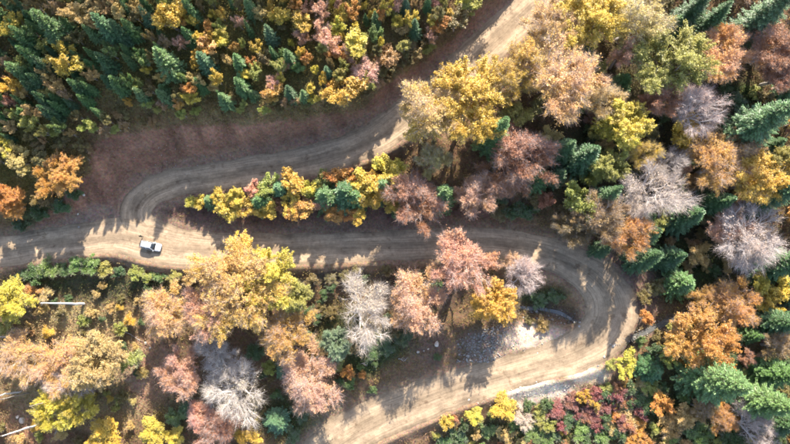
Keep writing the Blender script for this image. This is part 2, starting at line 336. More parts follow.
# bare reddish cut bank above the road
BANK = np.array([(40,222),(85,178),(92,152),(130,134),(200,128),(300,121),(352,112),(424,62),(500,0),(560,-30),(560,0),(500,50),(400,135),(330,160),(200,175),(150,200),(130,235),(40,235)], float)
def inside(poly, x, y):
    r = np.zeros(x.shape, bool); j = len(poly) - 1
    for i in range(len(poly)):
        xi, yi = poly[i]; xj, yj = poly[j]
        r ^= ((yi > y) != (yj > y)) & (x < (xj - xi) * (y - yi) / (yj - yi + 1e-12) + xi); j = i
    return r
bk = inside(BANK, wx, wy + 2)
ZC[bk] = ZC[bk] * .1 + np.array(SOIL) * .9; VEG = np.where(bk, .10, VEG)
ZC = ZC * (1 + .9 * np.clip(GULC, -.5, .6))[..., None]
ISL = inside(np.array([(145,200),(180,190),(240,185),(400,165),(420,235),(300,236),(200,236),(155,228)], float), wx, wy); ZC[ISL] = np.array((.115, .072, .055)); VEG = np.where(ISL, .12, VEG)
sh = smooth01(1 - (RD - .4) / 2.4 + .5 * fbm(GX, GY, 3, 3))
shc = np.array((.27, .19, .13)); ZC = ZC * (1 - .5 * sh[..., None]) + shc * .5 * sh[..., None]
for bx_, by_, rx_, ry_, colr in ((104, 222, 46, 24, (.22, .155, .115)), (640, 295, 26, 40, (.14, .095, .07)), (532, 390, 60, 15, (.52, .43, .33)), (585, 374, 26, 14, (.52, .42, .31)), (535, 337, 44, 16, (.48, .37, .28)), (548, 5, 22, 34, (.5, .40, .29))):
    w = smooth01(1.6 * (1 - np.sqrt(((wx - bx_) / rx_) ** 2 + ((wy - by_) / ry_) ** 2)))
    ZC = ZC * (1 - w[..., None]) + np.array(colr) * w[..., None]; VEG = VEG * (1 - w)
VEG = VEG * np.clip((RD - .5) / 1.6, 0, 1)
wet = smooth01(1 - (SD - .2) / 1.4); ZC = ZC * (1 - .6 * wet[..., None]) + np.array((.10, .09, .08)) * .6 * wet[..., None]; VEG = np.where((SD > 0) & (SD < 1.6), np.maximum(VEG, .9), VEG) * np.clip(SD / .3, 0, 1) * np.clip((RD - .5) / 1.6, 0, 1)
ny_, nx_ = GX.shape
idx = np.arange(nx_ * ny_).reshape(ny_, nx_)
Fq = np.stack([idx[:-1, :-1], idx[:-1, 1:], idx[1:, 1:], idx[1:, :-1]], -1).reshape(-1, 4)
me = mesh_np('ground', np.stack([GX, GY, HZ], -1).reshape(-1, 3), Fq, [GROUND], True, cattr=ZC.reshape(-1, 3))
tag(link(bpy.data.objects.new('ground', me)), 'wooded mountain slope with reddish soil banks and leaf litter', 'ground', kind='structure')

def road_strip(name, line, lift, label, n=17, mat=ROAD, extra=.7, wavy=.5):
    T = np.gradient(line[:, :2], axis=0); T /= np.linalg.norm(T, axis=1)[:, None]; Nn = np.stack([T[:, 1], -T[:, 0]], 1)
    s = np.concatenate([[0], np.cumsum(np.linalg.norm(np.diff(line[:, :2], axis=0), axis=1))])
    u = np.linspace(-1, 1, n); V = []; UV = []
    for i in range(len(line)):
        for k in u:
            w = line[i, 3] + extra * .5 + wavy * (vnoise(np.array(s[i] / 2.3 + (40 if k > 0 else 0)), np.array(3.3 if k > 0 else 8.8)) * 2 - 1) * abs(k) ** 3
            p = line[i, :2] + Nn[i] * w * k; V.append((p[0], p[1])); UV.append((k, s[i]))
    V = np.array(V); e = np.abs(np.array(UV)[:, 0]); z = H(V[:, 0], V[:, 1]) + np.where(e > .97, -.18, np.where(e > .85, lift * .6, lift))
    # two shallow wheel ruts on each side
    z -= .05 * np.exp(-((e - .42) / .12) ** 2)
    m = len(line); ii = np.arange(m * n).reshape(m, n); F = np.stack([ii[:-1, :-1], ii[:-1, 1:], ii[1:, 1:], ii[1:, :-1]], -1).reshape(-1, 4)
    me = mesh_np(name, np.column_stack([V, z]), F, [mat], True)
    ul = me.uv_layers.new(name='UVMap'); vi = F.ravel(); ul.data.foreach_set('uv', np.array(UV, dtype=np.float32)[vi].ravel())
    return tag(link(bpy.data.objects.new(name, me)), label, 'road', kind='structure')
road_strip('dirt_road', ROAD_M, .10, 'pale dirt forest road climbing in two hairpin bends')
road_strip('side_road', ROAD_S, .13, 'dirt road leaving the left hairpin toward the left edge')
def water_material():
    m, nt, out = new_mat('stream_water'); g = nt.nodes.new('ShaderNodeNewGeometry'); n = noise(nt, g.outputs['Position'], 3.5, 4)
    c = mixc(nt, 'MIX', n.outputs[0], (.07, .068, .062), (.14, .138, .13))
    bsdf(nt, out, c, .18, .5, (n.outputs[0], .6, .1)); return m
def water_strip(line, name, label):
    T = np.gradient(line[:, :2], axis=0); T /= np.linalg.norm(T, axis=1)[:, None]; Nn = np.stack([T[:, 1], -T[:, 0]], 1); V = []
    for i in range(len(line)):
        for k in (-1, 0, 1):
            p = line[i, :2] + Nn[i] * (line[i, 3] + .0 + .35 * (vnoise(np.array(i * .35), np.array(5.5 + k)) - .4)) * k; V.append((p[0], p[1], float(H(line[i, 0], line[i, 1])) + .13 + .03 * random.random()))
    m = len(line); ii = np.arange(m * 3).reshape(m, 3); F = np.stack([ii[:-1, :-1], ii[:-1, 1:], ii[1:, 1:], ii[1:, :-1]], -1).reshape(-1, 4)
    me = mesh_np(name, V, F, [water_material()], True); tag(link(bpy.data.objects.new(name, me)), label, 'stream', kind='structure')
sd_r, _ = near(ALLR, STREAM[:, 0], STREAM[:, 1])
half = len(STREAM) // 2; first_in = int(np.argmax(sd_r < .6)); last_in = len(STREAM) - 1 - int(np.argmax(sd_r[::-1] < .6))
if sd_r.min() < .6:
    water_strip(STREAM[:first_in + 1], 'stream', 'shallow grey stream running toward the lower bend from the right'); water_strip(STREAM[last_in:], 'stream', 'shallow grey stream inside the bend above the gravel slope')

# ------------------------------------------------------------------ tree prototypes
def tubes(segs):
    """segs: list of (p0, p1, r0, r1, sides)"""
    V = []; Fs = []
    for p0, p1, r0, r1, sd in segs:
        d = p1 - p0; L = np.linalg.norm(d)
        if L < 1e-5: continue
        d = d / L; a = np.cross(d, (0.3, .9, .2)); a /= np.linalg.norm(a); b = np.cross(d, a); o = len(V)
        for p, r in ((p0, r0), (p1, r1)):
            for k in range(sd):
                t = 2 * math.pi * k / sd; V.append(p + a * r * math.cos(t) + b * r * math.sin(t))
        for k in range(sd): k2 = (k + 1) % sd; Fs.append((o + k, o + k2, o + sd + k2, o + sd + k))
    return np.array(V), np.array(Fs)
def unit(v): return v / (np.linalg.norm(v, axis=-1, keepdims=True) + 1e-9)
def cards(rng, P, size, out_dir, up=.5, aspect=.62, fold=.25):
    """a folded diamond leaf clump at each point: 2 triangles as one bent quad pair"""
    n = len(P); nrm = unit(rng.normal(size=(n, 3)) * .7 + out_dir * .6 + np.array((0, 0, up)))
    a = unit(np.cross(nrm, rng.normal(size=(n, 3)))); b = np.cross(nrm, a); s = size[:, None]
    v0 = P - a * s; v1 = P + b * s * aspect - nrm * s * fold; v2 = P + a * s; v3 = P - b * s * aspect - nrm * s * fold
    V = np.stack([v0, v1, v2, v3], 1).reshape(-1, 3); i = np.arange(n) * 4
    F = np.concatenate([np.stack([i, i + 1, i + 2], 1), np.stack([i, i + 2, i + 3], 1)]); return V, F, n
def blades(rng, P, D, length, width):
    n = len(P); a = unit(np.cross(D, rng.normal(size=(n, 3)))) * width[:, None]
    V = np.stack([P - a, P + a, P + D * length[:, None]], 1).reshape(-1, 3); i = np.arange(n) * 3
    F = np.stack([i, i + 1, i + 2], 1); return V, F, n
def cluster(P, k, rng):
    c = P[rng.choice(len(P), k, replace=False)]
    for _ in range(4):
        a = np.argmin(((P[:, None] - c[None]) ** 2).sum(2), 1)
        for j in range(k):
            if (a == j).any(): c[j] = P[a == j].mean(0)
    return a
def broadleaf(seed, Ht, R, crown0, tips, lobes, leaf_n, leaf_s, twig_n, twig_l, spread=.4, spray=1.2, r_tw=.02, multi=False, twig_w=.009, topthin=0.0, bark=None):
    rng = np.random.default_rng(seed)
    Rz = Ht * (1 - crown0) / 2; zc = Ht - Rz
    ld = unit(rng.normal(size=(lobes, 3)) + np.array((0, 0, .35))); ld[:, 2] = np.abs(ld[:, 2]) * np.where(rng.random(lobes) < .25, -.6, 1)
    lr = .50 + .42 * rng.random(lobes); lobe_r = .13 + .20 * rng.random(lobes)
    L = rng.integers(0, lobes, tips)
    q = unit(rng.normal(size=(tips, 3))) * (rng.random(tips) ** .45)[:, None] * lobe_r[L][:, None]
    P = ld[L] * lr[L][:, None] + q
    inn = rng.random(tips) < .15; P[inn] = unit(rng.normal(size=(inn.sum(), 3))) * rng.random((inn.sum(), 1)) ** .5 * .7
    P = P * np.array((R, R, Rz)) * (1 + .12 * rng.normal(size=(1, 3))) + np.array((0, 0, zc)); P[:, 2] = np.maximum(P[:, 2], Ht * .12)
    segs = []; tipd = np.zeros_like(P)
    base = np.zeros(3); lean = rng.normal(size=2) * .03 * Ht
    fork = np.array((lean[0], lean[1], Ht * crown0 * (.95 if not multi else .12)))
    r_of = lambda n: r_tw * n ** .42
    r0 = r_of(tips) * 1.25
    mid = fork * .5 + np.array((rng.normal() * .01 * Ht, rng.normal() * .01 * Ht, 0))
    segs += [(base - np.array((0, 0, .6)), base + np.array((0, 0, .25)), r0 * 1.6, r0 * 1.1, 7), (base + np.array((0, 0, .25)), mid, r0 * 1.1, r0, 7), (mid, fork, r0, r0 * .9, 7)]
    stack = [(fork, np.arange(tips), 0)]
    while stack:
        p, ids, lev = stack.pop()
        if len(ids) <= 3:
            for i in ids:
                m = p * .45 + P[i] * .55 + rng.normal(size=3) * .06 * np.linalg.norm(P[i] - p)
                segs.append((p, m, r_tw * 1.2, r_tw, 3)); segs.append((m, P[i], r_tw, r_tw * .5, 3)); tipd[i] = P[i] - m
            continue
        k = min(len(ids), int(rng.integers(5, 8)) if lev == 0 else int(rng.integers(3, 5)))
        a = cluster(P[ids], k, rng)
        for j in range(k):
            g = ids[a == j]
            if not len(g): continue
            cen = P[g].mean(0); q = p + (cen - p) * (.42 if lev == 0 else .55) + rng.normal(size=3) * .05 * R * (.5 ** lev)
            mm = (p + q) / 2 + rng.normal(size=3) * .06 * np.linalg.norm(q - p) + np.array((0, 0, -.04 * np.linalg.norm(q - p)))
            ra = r_of(len(g)); sd = 6 if lev == 0 else (5 if lev == 1 else 3)
            segs.append((p, mm, ra * 1.05, ra, sd)); segs.append((mm, q, ra, ra * .9, sd)); stack.append((q, g, lev + 1))
    tv, tf = tubes(segs); trunk = mesh_np('trunk', tv, tf, [bark or BARK], True)
    tipd = unit(tipd); outd = unit(P - np.array((0, 0, zc - Rz * .3)))
    Vs = []; Fs = []; mi = []; ra = []; o = 0
    if twig_n:
        k = np.repeat(np.arange(tips), twig_n); n = len(k)
        D = unit(tipd[k] * .7 + outd[k] * .5 + rng.normal(size=(n, 3)) * .55)
        S = P[k] - tipd[k] * (rng.random(n) * twig_l * .9)[:, None]
        V, F, c = blades(rng, S, D, twig_l * (.5 + .8 * rng.random(n)), np.full(n, twig_w)); Vs.append(V); Fs.append(F + o); o += len(V); mi += [1] * len(F); ra += [.5] * len(F)
    if leaf_n:
        w = (rng.gamma(2.0, .5, lobes)[L] + .35) * rng.gamma(1.6, .6, tips); w = w / w.mean() * leaf_n
        hh = np.clip((P[:, 2] - (zc - Rz * .4)) / (Rz * 1.3), 0, 1); cnt = rng.poisson(np.clip(w, .1 * leaf_n, 2.6 * leaf_n) * (1 + topthin * (.75 - 1.5 * hh))); k = np.repeat(np.arange(tips), cnt); n = len(k)
        back = rng.random(n) * 1.25 - .25; Q = P[k] - unit(tipd[k] + .35 * outd[k]) * (back * spray)[:, None] + rng.normal(size=(n, 3)) * (spread * (.25 + .75 * np.clip(back + .25, 0, 1)))[:, None]
        V, F, c = cards(rng, Q, leaf_s * (.6 + .8 * rng.random(n)), outd[k]); Vs.append(V); Fs.append(F + o); o += len(V); mi += [0] * len(F)
        sk = 1 - np.clip(hh[k] + .18 * rng.normal(size=n), 0, 1)
        rv = np.clip(.5 + .16 * rng.normal(size=n) + .14 * rng.normal(size=lobes)[L[k]], 0, 1); ra += list(rv) + list(rv)
    crown = mesh_np('crown', np.vstack(Vs), np.vstack(Fs), [LEAF, TWIG], False, mi, ra)
    full = np.full(len(mi), .5, dtype=np.float32)
    if leaf_n: full[len(mi) - 2 * n:] = np.concatenate([sk, sk])
    at_ = crown.attributes.new('skirt', 'FLOAT', 'FACE'); at_.data.foreach_set('value', full)
    return {'trunk': trunk, 'crown': crown, 'R': R, 'H': Ht}
def conifer(seed, Ht, R, gap, nb, el, crown0=.06, power=.85):
    rng = np.random.default_rng(seed); segs = []; S = []; D = []; LN = []; WD = []; RR = []
    rt = .012 * Ht + .03
    nz = 8; cx = np.cumsum(rng.normal(size=(nz + 1, 2)) * .006 * Ht, 0); cx -= cx[0]
    for i in range(nz):
        a = np.array((*cx[i], Ht * i / nz - (.5 if i == 0 else 0))); b = np.array((*cx[i + 1], Ht * (i + 1) / nz)); segs.append((a, b, rt * (1 - i / nz) + .015, rt * (1 - (i + 1) / nz) + .012, 6))
    z = crown0 * Ht; rot = 0
    while z < Ht * .985:
        t = z / Ht; Lz = R * (1 - t) ** power * (.9 + .2 * rng.random()) + .12; n = max(4, int(nb * (.6 + .4 * (1 - t)) + rng.integers(-1, 2))); rot += rng.random() * 2
        ax = np.array((np.interp(t, np.linspace(0, 1, nz + 1), cx[:, 0]), np.interp(t, np.linspace(0, 1, nz + 1), cx[:, 1]), z))
        for k in range(n):
            th = rot + 2 * math.pi * (k + .35 * rng.normal()) / n; L = Lz * (.62 + .5 * rng.random()); pit = -.22 + .75 * t ** 1.5 + rng.normal() * .08
            d = np.array((math.cos(th) * math.cos(pit), math.sin(th) * math.cos(pit), math.sin(pit))); side = np.array((-math.sin(th), math.cos(th), 0))
            p1 = ax + d * L * .6; p2 = ax + d * L + np.array((0, 0, .10 * L)); segs.append((ax, p1, .028 + .006 * L, .02, 3)); segs.append((p1, p2, .02, .006, 3))
            m = max(3, int(L / (el * .42))); u = (np.arange(m) + rng.random(m)) / m
            for ui in u:
                if ui < .12: continue
                pt = ax + d * L * ui + np.array((0, 0, .10 * L * max(0, ui - .6)))
                wl_ = (.30 * L * (1.05 - ui) + el * .8) * (.7 + .5 * rng.random())
                for sg in (-1, 1):
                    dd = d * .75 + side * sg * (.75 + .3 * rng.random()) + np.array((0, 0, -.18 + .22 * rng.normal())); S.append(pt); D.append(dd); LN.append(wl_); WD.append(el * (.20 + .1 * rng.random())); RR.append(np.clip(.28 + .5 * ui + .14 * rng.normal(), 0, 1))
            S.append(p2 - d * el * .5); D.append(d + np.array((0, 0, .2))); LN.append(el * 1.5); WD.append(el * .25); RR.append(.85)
        z += gap * (1.0 - .35 * t) * (.8 + .4 * rng.random())
    for k in range(5):
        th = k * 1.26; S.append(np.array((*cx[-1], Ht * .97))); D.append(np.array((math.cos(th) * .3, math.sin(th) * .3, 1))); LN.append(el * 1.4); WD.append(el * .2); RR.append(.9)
    S = np.array(S); D = unit(np.array(D)); LN = np.array(LN); WD = np.array(WD); RR = np.array(RR); n = len(S)
    a = unit(np.cross(D, np.array((0, 0, 1.0)) + rng.normal(size=(n, 3)) * .55)); m = S + D * LN[:, None] * .5
    nr = np.cross(a, D); nr = nr * np.sign(nr[:, 2:3] + 1e-6)
    V = np.stack([S, m + a * WD[:, None] - nr * WD[:, None] * .5, S + D * LN[:, None] - np.array((0, 0, 1)) * LN[:, None] * .12, m - a * WD[:, None] - nr * WD[:, None] * .5, m + nr * WD[:, None] * .35], 1).reshape(-1, 3); i = np.arange(n) * 5
    F = np.concatenate([np.stack([i, i + 1, i + 4], 1), np.stack([i + 1, i + 2, i + 4], 1), np.stack([i + 2, i + 3, i + 4], 1), np.stack([i + 3, i, i + 4], 1)])
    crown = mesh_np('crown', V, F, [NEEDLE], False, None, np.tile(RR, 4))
    tv, tf = tubes(segs); return {'trunk': mesh_np('trunk', tv, tf, [CON_BARK], True), 'crown': crown, 'R': R, 'H': Ht}
PRO = {
 'full':   [broadleaf(s, 15, 6.0, .27, 520, 24, 112, .10, 8, 1.0, .30, 1.5, .021, topthin=.35) for s in (1, 2, 3)],
 'sparse': [broadleaf(s, 15, 6.0, .27, 700, 22, 50, .09, 14, 1.25, .30, 1.5, .022, twig_w=.010, topthin=.95, bark=LIMB) for s in (4, 5, 6)],
 'bare':   [broadleaf(s, 14, 6.0, .24, 760, 22, 5, .085, 15, 1.4, .42, 1.2, .027, twig_w=.008, bark=WHITE_LIMB) for s in (7, 8, 9)],
 'giant':  [broadleaf(s, 16, 9.5, .22, 1500, 40, 80, .10, 14, 1.2, .32, 1.7, .024, twig_w=.010, topthin=.8, bark=LIMB) for s in (30,)],
 'young':  [broadleaf(s, 6.5, 2.2, .20, 130, 14, 76, .085, 6, .5, .17, .7, .013, topthin=.2) for s in (10, 11, 12, 13, 14)],
 'thin':   [broadleaf(s, 6.5, 2.2, .20, 160, 14, 34, .075, 20, .6, .17, .7, .012, twig_w=.007, topthin=.7) for s in (15, 19)],
 'shrub':  [broadleaf(s, 2.2, 1.5, .10, 100, 15, 56, .07, 10, .45, .15, .45, .010, True) for s in (16, 17, 18)],
 'fir':    [conifer(s, 18, 3.6, .40, 11, .27) for s in (20, 21, 22)],
 'spruce': [conifer(s, 8, 1.9, .28, 10, .18) for s in (23, 24, 25, 26)]}
NAME = {'giant': 'broadleaf_tree', 'full': 'broadleaf_tree', 'sparse': 'broadleaf_tree', 'bare': 'bare_tree', 'young': 'young_tree', 'thin': 'sapling', 'shrub': 'shrub', 'fir': 'fir_tree', 'spruce': 'spruce_tree'}
CATG = {'giant': 'tree', 'full': 'tree', 'sparse': 'tree', 'bare': 'bare tree', 'young': 'tree', 'thin': 'tree', 'shrub': 'shrub', 'fir': 'conifer', 'spruce': 'conifer'}
COLR = {
 'gold': ((.60, .37, .055), (.62, .46, .08)), 'yellow': ((.66, .50, .07), (.52, .46, .08)), 'yellowgreen': ((.42, .40, .09), (.30, .32, .08)), 'orange': ((.55, .23, .055), (.58, .36, .08)),
 'pink': ((.61, .32, .235), (.60, .36, .15)), 'goldrose': ((.62, .385, .16), (.67, .49, .08)), 'goldpink': ((.62, .36, .19), (.66, .46, .08)), 'russet': ((.40, .19, .11), (.40, .20, .07)), 'tan': ((.52, .37, .15), (.56, .42, .14)), 'brown': ((.34, .21, .09), (.42, .28, .09)),
 'olive': ((.19, .17, .05), (.26, .18, .06)), 'green': ((.085, .15, .05), (.12, .17, .05)), 'brightgreen': ((.20, .28, .07), (.14, .22, .06)), 'bluegreen': ((.17, .24, .14), (.22, .28, .16)), 'magenta': ((.34, .10, .11), (.26, .13, .07)), 'grey': ((.56, .46, .40), (.58, .44, .30)),
 'fir': ((.10, .185, .05), None), 'darkfir': ((.065, .128, .042), None), 'brightfir': ((.135, .215, .07), None), 'bluefir': ((.10, .175, .075), None)}
GROUPS = {'giant': 'autumn trees on the slope', 'full': 'autumn trees on the slope', 'sparse': 'autumn trees on the slope', 'bare': 'bare trees on the slope', 'young': 'young trees on the slope', 'thin': 'young trees on the slope', 'shrub': 'shrubs on the slope', 'fir': 'tall conifers', 'spruce': 'young conifers'}
ALL_TREES = []
def plant(kind, px, py, r, col, label, h=None, group=None, k=None, at=None, fat=1.0):
    R = r * (CAM_H + 3) / F_PX * {'full': 1.42, 'sparse': 1.42, 'bare': 1.38, 'young': 1.36, 'thin': 1.36, 'shrub': 1.3, 'fir': 1.2, 'spruce': 1.2, 'giant': 1.2}[kind] * fat
    if h is None:
        h = {'full': 3.5 + 1.75 * R, 'sparse': 3.5 + 1.75 * R, 'bare': 3.5 + 1.6 * R, 'young': 1.8 + 2.1 * R, 'thin': 1.8 + 2.1 * R, 'shrub': .5 + 1.05 * R, 'fir': 6 + 3.2 * R, 'spruce': 2.2 + 3.0 * R}[kind]
    hc = h * {'fir': .45, 'spruce': .45, 'shrub': .5}.get(kind, .62)
    x, y, z = hit(px, py, hc) if at is None else (*at, float(H(*at)))
    ps = PRO[kind]; p = ps[int(RNG.integers(len(ps)))] if k is None else ps[k]
    e = bpy.data.objects.new(NAME[kind], None); e.empty_display_size = .5; link(e)
    e.location = (x, y, z - .05); e.rotation_euler = (0, 0, RNG.random() * 6.283); s = R / p['R']; e.scale = (s * (.94 + .12 * RNG.random()), s * (.94 + .12 * RNG.random()), h / p['H'])
    tag(e, label, CATG[kind], group or GROUPS[kind])
    t = bpy.data.objects.new('trunk', p['trunk']); link(t, e); c = bpy.data.objects.new('crown', p['crown']); link(c, e)
    a, b = COLR[col]; j = .92 + .16 * RNG.random(3) * np.array((1, .9, .8)); c.color = (a[0] * j[0], a[1] * j[1], a[2] * j[2], 1)
    if b: c['tint'] = [b[0] * j[0], b[1] * j[1], b[2] * j[2]]
    ALL_TREES.append((x, y, R)); return e
